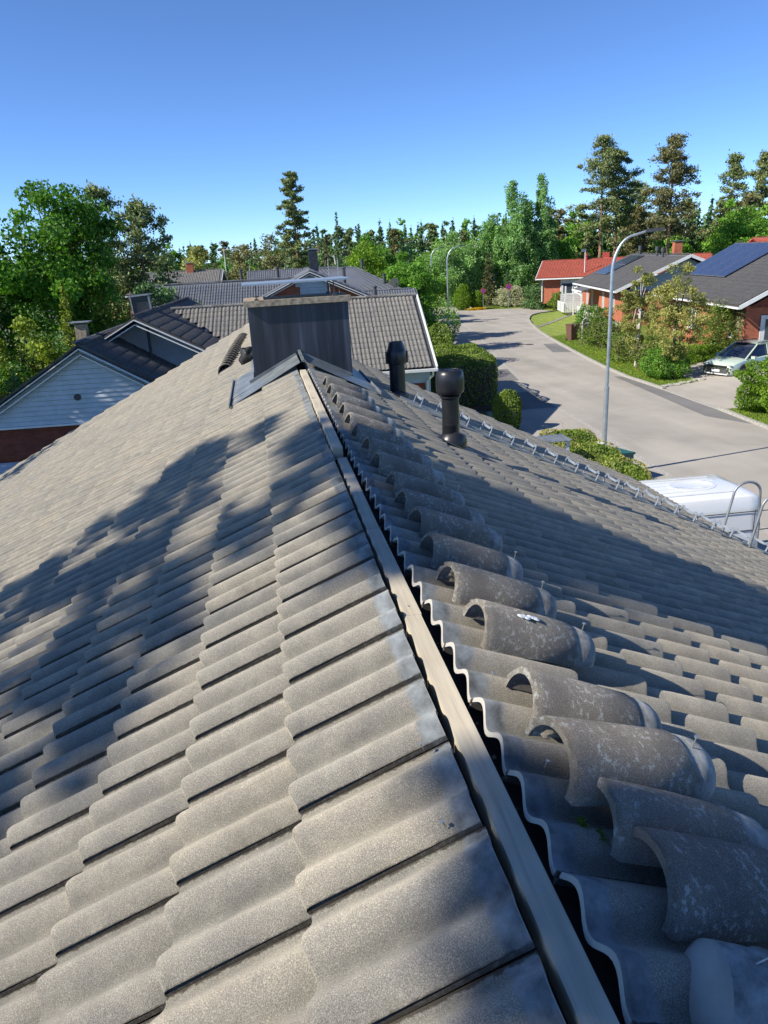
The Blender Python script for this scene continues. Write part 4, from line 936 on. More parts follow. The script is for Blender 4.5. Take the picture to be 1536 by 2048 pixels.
ridge_caps(h3b, HP['a'], HP['b'], M_TILE_BLUE); ridge_caps(h3b, HP['b'], HP['se'], M_TILE_BLUE)
MB().box((-0.5, -2.0, 1.9), (5.0, 6.0, 3.8)).build('wall', M_BRICKR, h3b)
for (x, y, h_) in ((0.9, -1, 0.55), (2.1, -4.2, 0.6)): MB().lathe([(0.10, 0), (0.10, h_), (0.13, h_+0.01), (0.13, h_+0.08), (0, h_+0.09)], 12, (x, y, 5.9 if x < 1 else 4.9)).build('vent_pipe', M_DKPL, h3b, smooth=True)
m = MB(); m.tube([(5.0, 5, 3.6), (5.0, 5, 6.0)], 0.025, 6); m.tube([(4.6, 5, 5.95), (6.0, 5, 5.95)], 0.015, 5)
for k in range(5): m.tube([(4.7+0.28*k, 4.8, 5.95), (4.7+0.28*k, 5.2, 5.95)], 0.01, 4)
m.build('antenna', M_GALV, h3b)
m = MB().lathe([(0.0, 0.0), (0.2, 0.02), (0.36, 0.09), (0.42, 0.16)], 20, (2.7, -4.9, 4.95), Matrix.Rotation(R(60), 3, 'X') @ Matrix.Diagonal((0.75, 0.75, 0.75))); m.tube([(2.7, -4.95, 4.2), (2.7, -4.95, 4.95)], 0.03, 6)
m.build('satellite_dish', M_DKPL, h3b, smooth=True)

# HOUSE 4: distant grey roof with brick chimney
h4 = empty('house', (-6.0, 75.3, GZ), R(-3), label='distant grey roofed house with a small red brick chimney, at the left', cat='house')
bpy.context.view_layer.update()
gable_roof(h4, -5.6, 2.7, -5.2, 5.2, 4.55, 6.25, M_TILE_N, nmax=0)
verge(h4, 2.75, -5.2, 5.2, 4.5, 6.2)
MB().box((-1.5, 0, 2.3), (7.8, 8.8, 4.6)).build('wall', M_BRICKR, h4)
MB().box((-1.3, -5.25, 4.45), (8.3, 0.1, 0.12)).build('gutter', M_WHITE, h4)
m = MB(); m.box((-0.25, -0.3, 6.5), (0.6, 0.6, 0.9)); cc = m.build('chimney', M_BRICK, h4); MB().box((-0.25, -0.3, 7.0), (0.7, 0.7, 0.08)).build('cap', M_CEM, cc)
m = MB(); m.tube([(3.0, 0, 5.5), (3.0, 0, 8.0)], 0.03, 6); m.tube([(2.9, 0, 7.95), (4.2, 0, 8.0)], 0.02, 5); m.build('antenna', M_WHITE, h4)
for x in (-1.6, -1.3): MB().lathe([(0.07, 0), (0.07, 0.5), (0, 0.51)], 8, (x, -1.5, 5.75)).build('vent_pipe', M_DKPL, h4)
h5 = empty('house', (2.6, 64.5, GZ), R(-3), label='small grey roof peeking over the hedge behind the blue-grey house', cat='house')
bpy.context.view_layer.update()
gable_roof(h5, -3.6, 3.6, -4, 4, 4.6, 6.0, M_TILE_BLUE, nmax=0); MB().box((0, 0, 2.2), (6.6, 7.0, 4.4)).build('wall', M_BRICKR, h5)

# ------------------------------------------------------------------ RIGHT SIDE HOUSES
def solar(parent, O, X, Y, nx_, ny_, w, h):
    X, Y, Z = frame(X, Y); O = Vector(O)
    for i in range(nx_):
        for j in range(ny_):
            p = O + X*(w*(i+0.5)) + Y*(h*(j+0.5)) + Z*0.13
            M = Matrix(((X.x, Y.x, Z.x, p.x), (X.y, Y.y, Z.y, p.y), (X.z, Y.z, Z.z, p.z), (0, 0, 0, 1)))
            o = MB().box((0, 0, 0), (w-0.03, h-0.03, 0.035)).build('solar_panel', M_SOLAR, parent, mat4=M)
            MB().box((0, -(h/2-0.01), 0.0), (w-0.01, 0.018, 0.045)).box((0, (h/2-0.01), 0.0), (w-0.01, 0.018, 0.045)).box((-(w/2-0.01), 0, 0.0), (0.018, h, 0.045)).build('frame', M_GALVD, o)
# A: nearest, dark roof; local x runs along the eave away from us, local -y faces the street
rzA = math.atan2(0.985, 0.17)
hA = empty('house', (24.2, 36.6, -5.15), rzA, label='orange brick house with dark roof and four wide solar strips, nearest across the street', cat='house')
bpy.context.view_layer.update()
gable_roof(hA, -0.4, 13.8, 0.0-11.4+11.4-0.0, -11.4, 2.85, 5.75, M_TILE_BLK, tiles=False) if False else None
# build in mirrored local frame: street side is +y in this rotation
def side_roof(parent, x0, x1, ye, yr, ze, zrr, mat, nmax, tiles=True, gauge=0.35):
    rise = zrr-ze; rn = abs(yr-ye); sg = 1 if yr < ye else -1
    # street slope (outward normal toward +y*sg)
    nA = Vector((0, sg*rise, rn)).normalized(); nB = Vector((0, -sg*rise, rn)).normalized()
    MB().poly([(x1, ye, ze), (x0, ye, ze), (x0, yr, zrr), (x1, yr, zrr)], 0.1, nA).build('roof', mat, parent)
    yb = yr-(ye-yr)
    MB().poly([(x0, yb, ze), (x1, yb, ze), (x1, yr, zrr), (x0, yr, zrr)], 0.1, nB).build('roof', mat, parent)
    if tiles: tile_field(parent, (x1, ye, ze), (-1, 0, 0), Vector((0, yr-ye, rise)).normalized(), int((x1-x0)/0.3), int(math.hypot(rn, rise)/gauge), TLO, TLO, mat, nmax=nmax, gauge=gauge, tilt=0.05)
    ridge_caps(parent, (x0, yr, zrr+0.03), (x1, yr, zrr+0.03), mat, step=0.42)
side_roof(hA, -0.3, 14.0, 0.0, -5.7, 2.78, 5.68, M_TILE_BLK, 300)
MB().box((6.9, -5.7, 1.35), (13.2, 10.2, 2.7)).build('wall', M_BRICK, hA)
MB().add([(0.3, -0.7, 2.6), (0.3, -10.7, 2.6), (0.3, -5.7, 5.3)], [(0, 1, 2)]).build('gable', M_BRICKR, hA)
m = MB(); m.bar((-0.33, 0.03, 2.70), (-0.33, -5.7, 5.60), 0.05, 0.20); m.bar((-0.33, -5.7, 5.60), (-0.33, -11.4, 2.70), 0.05, 0.20); m.build('barge_board', M_WHITE, hA)
m = MB(); m.bar((-0.35, 0.06, 2.66), (14.0, 0.06, 2.66), 0.11, 0.09); m.build('gutter', M_WHITE, hA)
dA = Vector((0, -5.7, 2.9)).normalized()
solar(hA, Vector((13.6, 0, 2.78)) + dA*2.3, (-1, 0, 0), dA, 4, 1, 1.75, 3.9)
window(hA, 4.2, -0.6, 1.5, 1.3, 1.2, 'n' if False else '-y') if False else None
def window_s(parent, x, y, z, w, h, panes=2):
    fr = MB()
    for a in (-w/2, w/2): fr.box((x+a, y+0.03, z), (0.09, 0.07, h+0.1))
    for b in (h/2, -h/2): fr.box((x, y+0.03, z+b), (w+0.1, 0.08, 0.09))
    for k in range(1, panes): fr.box((x-w/2+w*k/panes, y+0.03, z), (0.08, 0.06, h))
    o = fr.build('window', M_WHITE, parent); MB().box((x, y+0.012, z), (w, 0.02, h)).build('pane', M_WIN, o); return o
for x in (1.6, 7.4): window_s(hA, x, -0.6, 1.55, 1.1, 1.15)
m = MB(); m.box((9.6, -0.57, 1.2), (0.16, 0.06, 2.3)); m.box((10.3, -0.57, 1.2), (0.16, 0.06, 2.3)); m.build('window_trim', M_WHITE, hA)
# shed roof lower at the near gable and door trim
for y_, w_ in ((-2.0, 1.2), (-4.6, 0.9)):
    m = MB(); m.box((0.24, y_, 1.15), (0.05, w_, 2.1)); m.build('door', M_WHITE, hA)
    MB().box((0.20, y_, 1.3), (0.04, w_*0.6, 1.4)).build('pane', M_WIN, hA)
m = MB(); m.poly([(-1.6, -2.6, 2.35), (-1.6, -6.5, 2.35), (0.3, -6.5, 2.75), (0.3, -2.6, 2.75)], 0.12, Vector((-0.2, 0, 1)).normalized()); m.build('porch_roof', M_TILE_BLK, hA)
m = MB(); m.lathe([(0.09, 0), (0.09, 0.8), (0.12, 0.81), (0.12, 0.9), (0, 0.91)], 12, (5.0, -5.2, 5.6)); m.build('vent_pipe', M_DKPL, hA)
m = MB(); m.tube([(7.5, -5.6, 5.7), (7.5, -5.6, 7.4)], 0.02, 5); m.build('mast', M_WHITE, hA)

# B: middle, dark roof with single solar strip
rzB = math.atan2(0.977, 0.213)
hB = empty('house', (26.35, 55.0, -5.1), rzB, label='middle orange brick house with dark roof, white-trimmed gable and red brick chimney', cat='house')
bpy.context.view_layer.update()
side_roof(hB, 0.0, 16.5, 0.0, -5.4, 2.70, 5.02, M_TILE_BLK, 0)
MB().box((8.1, -5.4, 1.3), (15.2, 9.4, 2.6)).build('wall', M_BRICK, hB)
m = MB(); m.add([(0.55, -0.7, 2.5), (0.55, -10.1, 2.5), (0.55, -5.4, 4.75)], [(0, 1, 2)]); m.build('gable', M_SIDING, hB)
m = MB(); m.bar((-0.03, 0.03, 2.62), (-0.03, -5.4, 4.95), 0.05, 0.22); m.bar((-0.03, -5.4, 4.95), (-0.03, -10.8, 2.62), 0.05, 0.22); m.build('barge_board', M_WHITE, hB)
m = MB(); m.bar((0.0, 0.06, 2.60), (16.6, 0.06, 2.60), 0.13, 0.12); m.build('gutter', M_WHITE, hB)
dB = Vector((0, -5.4, 2.32)).normalized()
solar(hB, Vector((14.9, 0, 2.70)) + dB*1.8, (-1, 0, 0), dB, 3, 2, 1.45, 1.8)
cc = MB().box((5.6, -6.1, 5.3), (0.62, 0.62, 1.3)).build('chimney', M_BRICK, hB); MB().box((5.6, -6.1, 6.02), (0.8, 0.8, 0.05)).build('cap', M_GALVD, cc)
for x, y_, h_ in ((13.2, -5.2, 1.0), (7.3, -5.0, 0.9), (5.0, -4.8, 0.8)): MB().lathe([(0.1, 0), (0.1, h_*.6), (0.16, h_*.62), (0.16, h_), (0, h_+.02)], 12, (x, y_, 4.75)).build('vent_pipe', M_DKPL, hB)
for x in (13.3, 11.2, 6.9): window_s(hB, x, -0.7, 1.35, 0.42, 1.7, 1)
for x in (3.6,): window_s(hB, x, -0.7, 1.45, 1.0, 1.3, 2)
# porches with white railings
m = MB(); m.poly([(12.2, 0.9, 2.35), (8.2, 0.9, 2.35), (8.2, -0.2, 2.62), (12.2, -0.2, 2.62)], 0.08); m.build('porch_roof', M_TILE_BLK, hB)
m = MB(); m.bar((12.3, 0.95, 2.28), (8.1, 0.95, 2.28), 0.08, 0.12)
for x in (8.4, 12.0): m.box((x, 0.85, 1.15), (0.09, 0.09, 2.3))
m.build('porch_frame', M_WHITE, hB)
def railing(parent, a, b, h=0.95, n=None):
    a, b = Vector(a), Vector(b); L = (b-a).length; n = n or int(L/0.14)
    m = MB(); m.bar(a+Vector((0, 0, h)), b+Vector((0, 0, h)), 0.07, 0.06); m.bar(a+Vector((0, 0, 0.12)), b+Vector((0, 0, 0.12)), 0.05, 0.05)
    o = m.build('railing', M_WHITE, parent); s_ = MB()
    for k in range(n+1):
        p = a.lerp(b, k/n); s_.box(p+Vector((0, 0, h*0.53)), (0.07, 0.07, h*0.9))
    s_.build('baluster', M_WHITE, o)
railing(hB, (8.4, 0.9, 0), (9.9, 0.9, 0)); railing(hB, (8.4, 0.9, 0), (8.4, -0.6, 0))
railing(hB, (16.6, 1.2, 0), (14.6, 1.2, 0)); railing(hB, (14.6, 1.2, 0), (14.6, -0.6, 0)); railing(hB, (18.2, 1.2, 0), (16.6, 1.2, 0))
m = MB()
for k in range(9): m.box((18.0, -0.1, 0.15+0.17*k), (0.04, 2.2, 0.15))
m.build('screen_board', M_WHITE, hB)
m = MB()
for x in (16.4, 18.1): m.box((x, 0.8, 1.2), (0.12, 0.12, 2.4))
m.build('post', M_WHITE, hB)
m = MB(); m.tube([(11.5, 0.95, 2.25), (10.9, 0.9, 2.1), (9.0, 0.85, 2.0), (8.5, 0.85, 1.9), (8.5, 0.8, 0.3)], 0.05, 8); m.build('downpipe', M_WHITE, hB, smooth=True)
MB().box((8.1, -0.66, 0.12), (15.3, 0.06, 0.25)).build('plinth', M_STONE, hB)
# C: red roof
rzC = math.atan2(-0.5, 0.86)
hC = empty('house', (30.3, 81.8, -5.0), rzC, label='brick house with bright red tiled roof at the end of the street', cat='house')
bpy.context.view_layer.update()
gable_roof(hC, -0.3, 17.5, 0, 8.6, 2.72, 4.42, M_TILE_RED, nmax=0)
MB().box((8.6, 4.3, 1.3), (16.4, 7.2, 2.6)).build('wall', M_BRICK, hC)
MB().add([(0.38, 0.7, 2.5), (0.38, 7.9, 2.5), (0.38, 4.3, 4.15)], [(0, 1, 2)]).build('gable', M_WHITE, hC)
m = MB(); m.bar((-0.33, -0.05, 2.62), (-0.33, 4.3, 4.33), 0.05, 0.24); m.bar((-0.33, 4.3, 4.33), (-0.33, 8.65, 2.62), 0.05, 0.24); m.build('barge_board', M_WHITE, hC)
MB().bar((-0.3, -0.06, 2.62), (17.5, -0.06, 2.62), 0.12, 0.12).build('gutter', M_WHITE, hC)
m = MB(); m.tube([(0.5, -0.05, 2.55), (0.3, 0.6, 2.3), (0.3, 0.62, 0.2)], 0.06, 6); m.build('downpipe', M_WHITE, hC)
MB().box((3.6, 0.66, 1.75), (2.6, 0.05, 1.75)).build('window_surround', M_WHITE, hC)
window(hC, 3.0, 0.62, 1.55, 1.25, 1.15, panes=1); window(hC, 4.45, 0.62, 1.55, 0.75, 1.15, panes=1)
m = MB()
for y_ in (5.2, 3.0, 1.6): m.box((0.36, y_, 1.2), (0.06, 0.35, 2.2))
m.build('window_trim', M_WHITE, hC)
# small cross gable with white front
gx = 8.6
for sd in (1, -1):
    P4 = [(gx, -0.9, 3.75), (gx, 3.6, 3.75), (gx+sd*3.0, 1.0, 2.62), (gx+sd*3.0, -0.9, 2.62)]
    MB().poly(P4 if sd < 0 else P4[::-1], 0.08, Vector((sd*.4, 0, 1)).normalized()).build('cross_roof', M_TILE_RED, hC)
    MB().bar((gx, -0.93, 3.68), (gx+sd*3.0, -0.93, 2.55), 0.04, 0.2, (0, 1, 0)).build('barge_board', M_WHITE, hC)
MB().add([(gx-2.7, -0.6, 2.5), (gx+2.7, -0.6, 2.5), (gx, -0.6, 3.6)], [(0, 1, 2)]).build('gable', M_SIDING, hC)
cc = MB().box((6.6, 5.2, 4.6), (0.75, 0.6, 0.9)).build('chimney', M_REDM, hC)
MB().lathe([(0.14, 0), (0.12, 0.4), (0.2, 0.42), (0.2, 0.62), (0, 0.7)], 10, (4.6, 4.0, 4.35)).build('vent_pipe', M_REDM, hC)
hD = empty('house', (57, 70, -5.0), R(-10), label='sliver of a red roof showing behind the nearest dark roof', cat='house')
bpy.context.view_layer.update()
gable_roof(hD, -8.6, 10, -4.5, 4.5, 4.2, 5.75, M_TILE_RED, nmax=0); MB().box((0, 0, 2.2), (18, 7.8, 4.4)).build('wall', M_BRICK, hD)

# ------------------------------------------------------------------ street furniture
def lamp(x, y, h, label, ang, reach=0.90):
    o = empty('street_lamp', gv(x, y), ang, label=label, cat='street lamp', group='street lamps along the road')
    m = MB(); m.tube([(0, 0, 0), (0, 0, h*0.38)], 0.070, 14); m.tube([(0, 0, h*0.38), (0, 0, h*0.385)], 0.078, 14); m.build('lower_pole', M_GALV, o, smooth=True)
    pts_ = [(0, 0, h*0.383), (0, 0, h*0.84)]
    for t in np.linspace(0, 1, 12)[1:]:
        a = R(82)*t; pts_.append((0.58*(1-math.cos(a)), 0, h*0.84 + 0.98*math.sin(a)))
    e = pts_[-1]; pts_.append((reach, 0, e[2]+0.10))
    m = MB(); m.tube(pts_, 0.050, 12, r1=0.032); m.build('curved_arm', M_GALV, o, smooth=True)
    m = MB(); m.bar((reach-0.05, 0, e[2]+0.10), (reach+0.45, 0, e[2]+0.15), 0.17, 0.075); m.build('lamp_head', M_DKPL, o)
    m = MB(); m.bar((reach+0.08, 0, e[2]+0.07), (reach+0.40, 0, e[2]+0.10), 0.13, 0.01); m.build('lens', M_WIN, o)
    return o
lamp(9.55, 20.75, 7.10, 'tall curved-arm street lamp nearest, rising behind the clipped hedge', R(-12))
lamp(13.2, 54.5, 7.15, 'curved-arm street lamp in the middle distance by the leafy bush', R(-10))
lamp(17.0, 76.2, 7.2, 'farthest street lamp, half hidden by the green tree', R(-8))
def sign(x, y, h, r, label):
    o = empty('traffic_sign', gv(x, y), R(-8), label=label, cat='road sign', group='no-parking signs')
    MB().tube([(0, 0, 0), (0, 0, h)], 0.035, 8).build('post', M_GALVD, o)
    M = Matrix.Rotation(R(90), 3, 'X')
    MB().lathe([(r, -0.015), (r, 0.01), (r*0.99, 0.012), (0, 0.012)], 28, (0, -0.05, h-r*0.8), M).build('red_disc', M_SRED, o)
    MB().lathe([(r*0.78, 0.012), (r*0.78, 0.017), (0, 0.017)], 28, (0, -0.05, h-r*0.8), M).build('blue_disc', M_BLUE, o)
    m = MB(); m.box((0, -0.072, h-r*0.8), (r*1.6, 0.006, r*0.2), Matrix.Rotation(R(45), 3, 'Y')); m.build('red_bar', M_SRED, o)
sign(28.6, 87.0, 2.75, 0.33, 'larger no-parking sign standing on the grassy bank')
sign(25.9, 88.2, 2.35, 0.27, 'smaller no-parking sign by the clipped lime bushes')
o = empty('flagpole', gv(34.9, 80.2), 0, label='slim white flagpole with a bracket in front of the red-roofed house', cat='pole')
MB().tube([(0, 0, 0), (0, 0, 5.6)], 0.055, 8, r1=0.04).build('pole', M_WHITE, o)
MB().box((-0.15, 0, 5.65), (0.5, 0.06, 0.30)).build('bracket', M_GALVD, o)
# wheelie bin and mailbox
o = empty('wheelie_bin', gv(22.25, 53.3), R(12), label='brown wheelie bin on the verge next to the mailbox', cat='bin')
m = MB(); m.add([(-0.25, -0.27, 0.05), (0.25, -0.27, 0.05), (0.25, 0.27, 0.05), (-0.25, 0.27, 0.05), (-0.33, -0.36, 1.15), (0.33, -0.36, 1.15), (0.33, 0.36, 1.15), (-0.33, 0.36, 1.15)], [(3, 2, 1, 0), (4, 5, 6, 7), (0, 1, 5, 4), (1, 2, 6, 5), (2, 3, 7, 6), (3, 0, 4, 7)]); m.build('body', M_BIN, o)
MB().box((0, -0.02, 1.19), (0.72, 0.80, 0.07)).build('lid', M_BIN, o)
m = MB(); m.lathe([(0.1, -0.03), (0.1, 0.03)], 12, (0.30, 0.28, 0.1), Matrix.Rotation(R(90), 3, 'Y')); m.build('wheel', M_RUB, o)
m = MB(); m.lathe([(0.1, -0.03), (0.1, 0.03)], 12, (-0.30, 0.28, 0.1), Matrix.Rotation(R(90), 3, 'Y')); m.build('wheel', M_RUB, o)
o = empty('mailbox', gv(23.2, 53.0), R(5), label='grey mailbox in a round-topped white frame on the verge', cat='mailbox')
pts_ = [(-0.32, 0, 0), (-0.32, 0, 1.2)] + [(-0.32*math.cos(a), 0, 1.2+0.32*math.sin(a)) for a in np.linspace(0, math.pi, 10)[1:-1]] + [(0.32, 0, 1.2), (0.32, 0, 0.0)]
MB().tube(pts_, 0.03, 6).build('frame', M_WHITE, o, smooth=True)
MB().box((0, -0.05, 1.0), (0.52, 0.22, 0.62)).build('box', M_DKPL, o)
MB().box((0, -0.165, 1.18), (0.3, 0.01, 0.09)).build('slot', M_WHITE, o)
# teal bin and low canopy behind the hedge
o = empty('wheelie_bin', (9.75, 20.25, GZ-0.12), R(20), label='dark green wheelie bin lid behind the foot of the nearest street lamp', cat='bin')
MB().box((0, 0, 0.5), (0.6, 0.7, 0.95)).build('body', M_TEAL, o); MB().box((0, 0, 1.0), (0.66, 0.78, 0.06), Matrix.Rotation(R(6), 3, 'Y')).build('lid', M_TEAL, o)
o = empty('mailbox', (9.35, 20.75, GZ-0.12), R(20), label='small white mailbox between hedge and nearest street lamp', cat='mailbox')
MB().box((0, 0, 1.05), (0.42, 0.3, 0.25)).build('box', M_WHITE, o); MB().box((0, 0, 0.5), (0.06, 0.06, 0.95)).build('post', M_GALVD, o)
can = empty('porch_canopy', (7.2, 19.3, -4.0), 0, label='small corrugated canopy on a white post poking out past the roof edge', cat='canopy')
m = MB()
for k in range(14):
    m.bar((-0.55+0.08*k, -0.4, 0.02*(k % 2)), (-0.55+0.08*k, 0.4, 0.02*(k % 2)), 0.085, 0.012)
m.build('corrugated_sheet', M_GALVD, can); MB().box((0.42, -0.3, -0.85), (0.1, 0.1, 1.7)).build('post', M_WHITE, can)

# ------------------------------------------------------------------ van
van = empty('van', (6.85, 13.45, GZ), R(-2), label='white panel van parked below the eave, ribbed roof with a shallow hatch', cat='van')
def loft(name, stations, mat, parent, closed=True, smooth=True):
    """stations: list of (x, [(y,z)...]) half sections from bottom centre to top centre; mirrored in y"""
    m = MB(); n = len(stations[0][1])*2-2; 
    vs = []
    for x, sec in stations:
        ring = [(x, y, z) for y, z in sec] + [(x, -y, z) for y, z in sec[-2:0:-1]]
        vs += ring
    k = len(stations)
    fs = [(i*n+j, i*n+(j+1) % n, (i+1)*n+(j+1) % n, (i+1)*n+j) for i in range(k-1) for j in range(n)]
    fs += [tuple(range(n-1, -1, -1)), tuple((k-1)*n+j for j in range(n))]
    m.add(vs, fs); return m.build(name, mat, parent, smooth=smooth)
def vsec(w, top, bot=0.25, k=1.0):
    return [(0, bot), (w*0.92, bot), (w, bot+0.12), (w, 1.0), (w*0.985, 1.25), (w*0.93, top-0.30), (w*0.90, top-0.12), (w*0.85, top-0.035), (w*0.75, top-0.005), (0, top+0.012)]
st = [(-2.3, vsec(0.86, 1.15)), (-2.1, vsec(0.90, 1.22)), (-1.3, vsec(0.91, 1.45)), (-0.75, vsec(0.92, 1.90)), (-0.4, vsec(0.92, 1.98)), (1.9, vsec(0.92, 1.98)), (2.05, vsec(0.91, 1.97)), (2.12, vsec(0.88, 1.93))]
loft('body', st, M_VAN, van)
m = MB()
for k in range(6): m.box((0.45, -0.52+0.207*k, 1.991), (2.6 if k not in (1, 2, 3) else 1.7, 0.035, 0.014))
m.build('roof_rib', M_VAN, van)
m = MB(); m.lathe([(0.36, 0), (0.35, 0.035), (0.30, 0.045), (0.28, 0.03), (0, 0.025)], 28, (0, 0, 0)); o = m.build('roof_hatch', M_VAN, van, smooth=True); o.location = (1.15, 0.05, 1.978); o.scale = (1.45, 1.0, 0.55)
m = MB(); m.box((0.9, -0.915, 1.28), (3.0, 0.012, 0.018)); m.box((0.9, -0.88, 1.66), (3.0, 0.012, 0.016)); m.box((0.15, -0.915, 1.0), (0.014, 0.01, 1.3)); m.box((1.98, -0.90, 1.0), (0.014, 0.01, 1.4)); m.build('panel_seam', M_DKPL, van)
for y in (-0.78, 0.78): MB().box((2.15, y, 1.15), (0.03, 0.10, 0.45)).build('tail_light', M_REDM, van)
m = MB(); m.box((2.18, 0, 0.42), (0.12, 1.7, 0.22)); m.build('bumper', M_DKPL, van)
for x in (-1.45, 1.45):
    for y in (-0.84, 0.84):
        w_ = MB().lathe([(0.16, -0.09), (0.31, -0.09), (0.325, -0.06), (0.325, 0.06), (0.31, 0.09), (0.16, 0.09)], 24, (x, y, 0.32), Matrix.Rotation(R(90), 3, 'X')).build('wheel', M_RUB, van, smooth=True)
        MB().lathe([(0, -0.095), (0.17, -0.08), (0.17, 0.08), (0, 0.095)], 16, (x, y, 0.32), Matrix.Rotation(R(90), 3, 'X')).build('rim', M_ALU, w_, smooth=True)

# ------------------------------------------------------------------ car (pale green SUV)
car = empty('car', (23.75, 34.75, -5.66), R(203), label='pale mint green SUV parked nose-out on the driveway', cat='car')
# local x forward; length 4.5, width 1.88
car.rotation_euler = (0, 0, R(199))
def csec(w, bot, belt, top=None, tw=None):
    s_ = [(0, bot), (w*0.86, bot), (w*0.97, bot+0.10), (w, bot+0.30), (w*0.995, belt-0.22), (w*0.96, belt-0.05)]
    if top is None: s_ += [(w*0.86, belt), (w*0.60, belt+0.03), (w*0.3, belt+0.045), (0, belt+0.05)]
    else: s_ += [(w*0.90, belt), (tw*1.0, top-0.12), (tw*0.86, top-0.02), (0, top+0.02)]
    return s_
W_ = 0.94
st = [(-2.22, csec(W_*0.86, 0.42, 0.98)), (-2.12, csec(W_*0.95, 0.30, 1.06)), (-1.7, csec(W_, 0.24, 1.08)), (-1.0, csec(W_, 0.22, 1.06)), (0.9, csec(W_, 0.22, 1.02)), (1.4, csec(W_, 0.24, 0.99)), (1.85, csec(W_*0.98, 0.26, 0.90)), (2.08, csec(W_*0.93, 0.28, 0.82)), (2.20, csec(W_*0.86, 0.32, 0.74)), (2.24, csec(W_*0.78, 0.38, 0.66))]
loft('body', st, M_CAR, car)
def gsec(w, z0, z1, tw): return [(0, z0), (w*0.93, z0), (w*0.91, z0+0.03), (tw+ (w*0.91-tw)*0.35, z0+(z1-z0)*0.55), (tw, z1-0.06), (tw*0.93, z1-0.01), (0, z1+0.015)]
st = [(-2.10, gsec(W_*0.92, 0.96, 1.08, 0.70)), (-1.75, gsec(W_*0.96, 0.98, 1.50, 0.60)), (-1.2, gsec(W_*0.98, 0.98, 1.60, 0.64)), (-0.3, gsec(W_*0.98, 0.98, 1.645, 0.66)), (0.25, gsec(W_*0.98, 0.98, 1.60, 0.64)), (0.75, gsec(W_*0.97, 0.97, 1.32, 0.70)), (1.22, gsec(W_*0.95, 0.96, 1.03, 0.78))]
loft('cabin_glass', st, M_GLASS, car)
# roof skin and pillars
m = MB(); rf_pts = [(-1.9, 0.50, 1.50), (-1.3, 0.64, 1.607), (-0.3, 0.66, 1.66), (0.22, 0.64, 1.625)]
vs = []
for x, w2, z in rf_pts: vs += [(x, -w2*1.02, z-0.05), (x, -w2*0.8, z), (x, 0, z+0.03), (x, w2*0.8, z), (x, w2*1.02, z-0.05)]
fs = [(i*5+j, i*5+j+1, (i+1)*5+j+1, (i+1)*5+j) for i in range(3) for j in range(4)]
m.add(vs, fs); m.build('roof_panel', M_CAR, car, smooth=True)
m = MB()
for sd in (-1, 1):
    m.bar((0.24, sd*0.655, 1.575), (1.25, sd*0.86, 1.01), 0.06, 0.05); m.bar((-0.45, sd*0.70, 1.58), (-0.42, sd*0.885, 1.0), 0.07, 0.03)
    m.bar((-1.35, sd*0.70, 1.55), (-1.55, sd*0.88, 1.0), 0.09, 0.03); m.bar((-1.25, sd*0.66, 1.595), (0.24, sd*0.655, 1.60), 0.05, 0.05); m.bar((-1.9, sd*0.52, 1.45), (-2.1, sd*0.80, 1.03), 0.1, 0.05); m.bar((-1.25, sd*0.66, 1.59), (-1.92, sd*0.55, 1.46), 0.06, 0.05)
m.build('pillar', M_CAR, car)
for sd in (-1, 1): MB().bar((-1.4, sd*0.60, 1.65), (0.1, sd*0.60, 1.68), 0.035, 0.035).build('roof_rail', M_DKPL, car)
m = MB()
for sd in (-1, 1):
    o = MB().box((0.86, sd*1.02, 1.06), (0.16, 0.20, 0.13)).build('mirror', M_CAR, car)
m = MB(); m.box((2.225, 0, 0.70), (0.05, 1.20, 0.10)); m.build('grille', M_VENT, car)
m = MB(); m.box((2.235, 0, 0.47), (0.06, 1.25, 0.17)); m.box((2.18, 0.66, 0.43), (0.06, 0.24, 0.13), Matrix.Rotation(R(-25), 3, 'Z')); m.box((2.18, -0.66, 0.43), (0.06, 0.24, 0.13), Matrix.Rotation(R(25), 3, 'Z')); m.build('lower_grille', M_DKPL, car)
MB().box((2.20, 0, 0.335), (0.10, 1.3, 0.05)).build('skid_plate', M_WHITE, car)
MB().box((2.27, 0, 0.50), (0.02, 0.46, 0.11)).build('number_plate', M_WHITE, car)
for sd in (-1, 1):
    MB().box((2.14, sd*0.68, 0.755), (0.10, 0.34, 0.05), Matrix.Rotation(R(-22*sd), 3, 'Z')).build('headlight', M_GALVD, car)
    MB().box((2.16, sd*0.70, 0.60), (0.06, 0.24, 0.07), Matrix.Rotation(R(-28*sd), 3, 'Z')).build('headlight', M_DKPL, car)
for x in (-1.38, 1.40):
    for sd in (-1, 1):
        Mx = Matrix.Rotation(R(90), 3, 'X')
        MB().lathe([(0.30, -0.05), (0.43, -0.05), (0.43, 0.05), (0.30, 0.05)], 28, (x, sd*0.905, 0.385), Mx).build('wheel_arch', M_DKPL, car)
        w_ = MB().lathe([(0.24, -0.11), (0.345, -0.11), (0.365, -0.08), (0.365, 0.08), (0.345, 0.11), (0.24, 0.11)], 28, (x, sd*0.86, 0.365), Mx).build('wheel', M_RUB, car, smooth=True)
        rm_ = MB(); rm_.lathe([(0.25, -0.1), (0.25, 0.1)], 24, (x, sd*0.86, 0.365), Mx)
        r_ = rm_.build('rim_well', M_VENT, w_)
        sp_ = MB()
        for k in range(10):
            a = 2*math.pi*k/10 + 0.1*(k % 2); c = Vector((x+0.13*math.cos(a), sd*0.965, 0.365+0.13*math.sin(a))); sp_.box(c, (0.23, 0.03, 0.028), Matrix.Rotation(-a, 3, 'Y'))
        sp_.lathe([(0.05, -0.02), (0.05, 0.02), (0, 0.02)], 10, (x, sd*0.965, 0.365), Mx); sp_.build('spoke', M_ALU, w_)

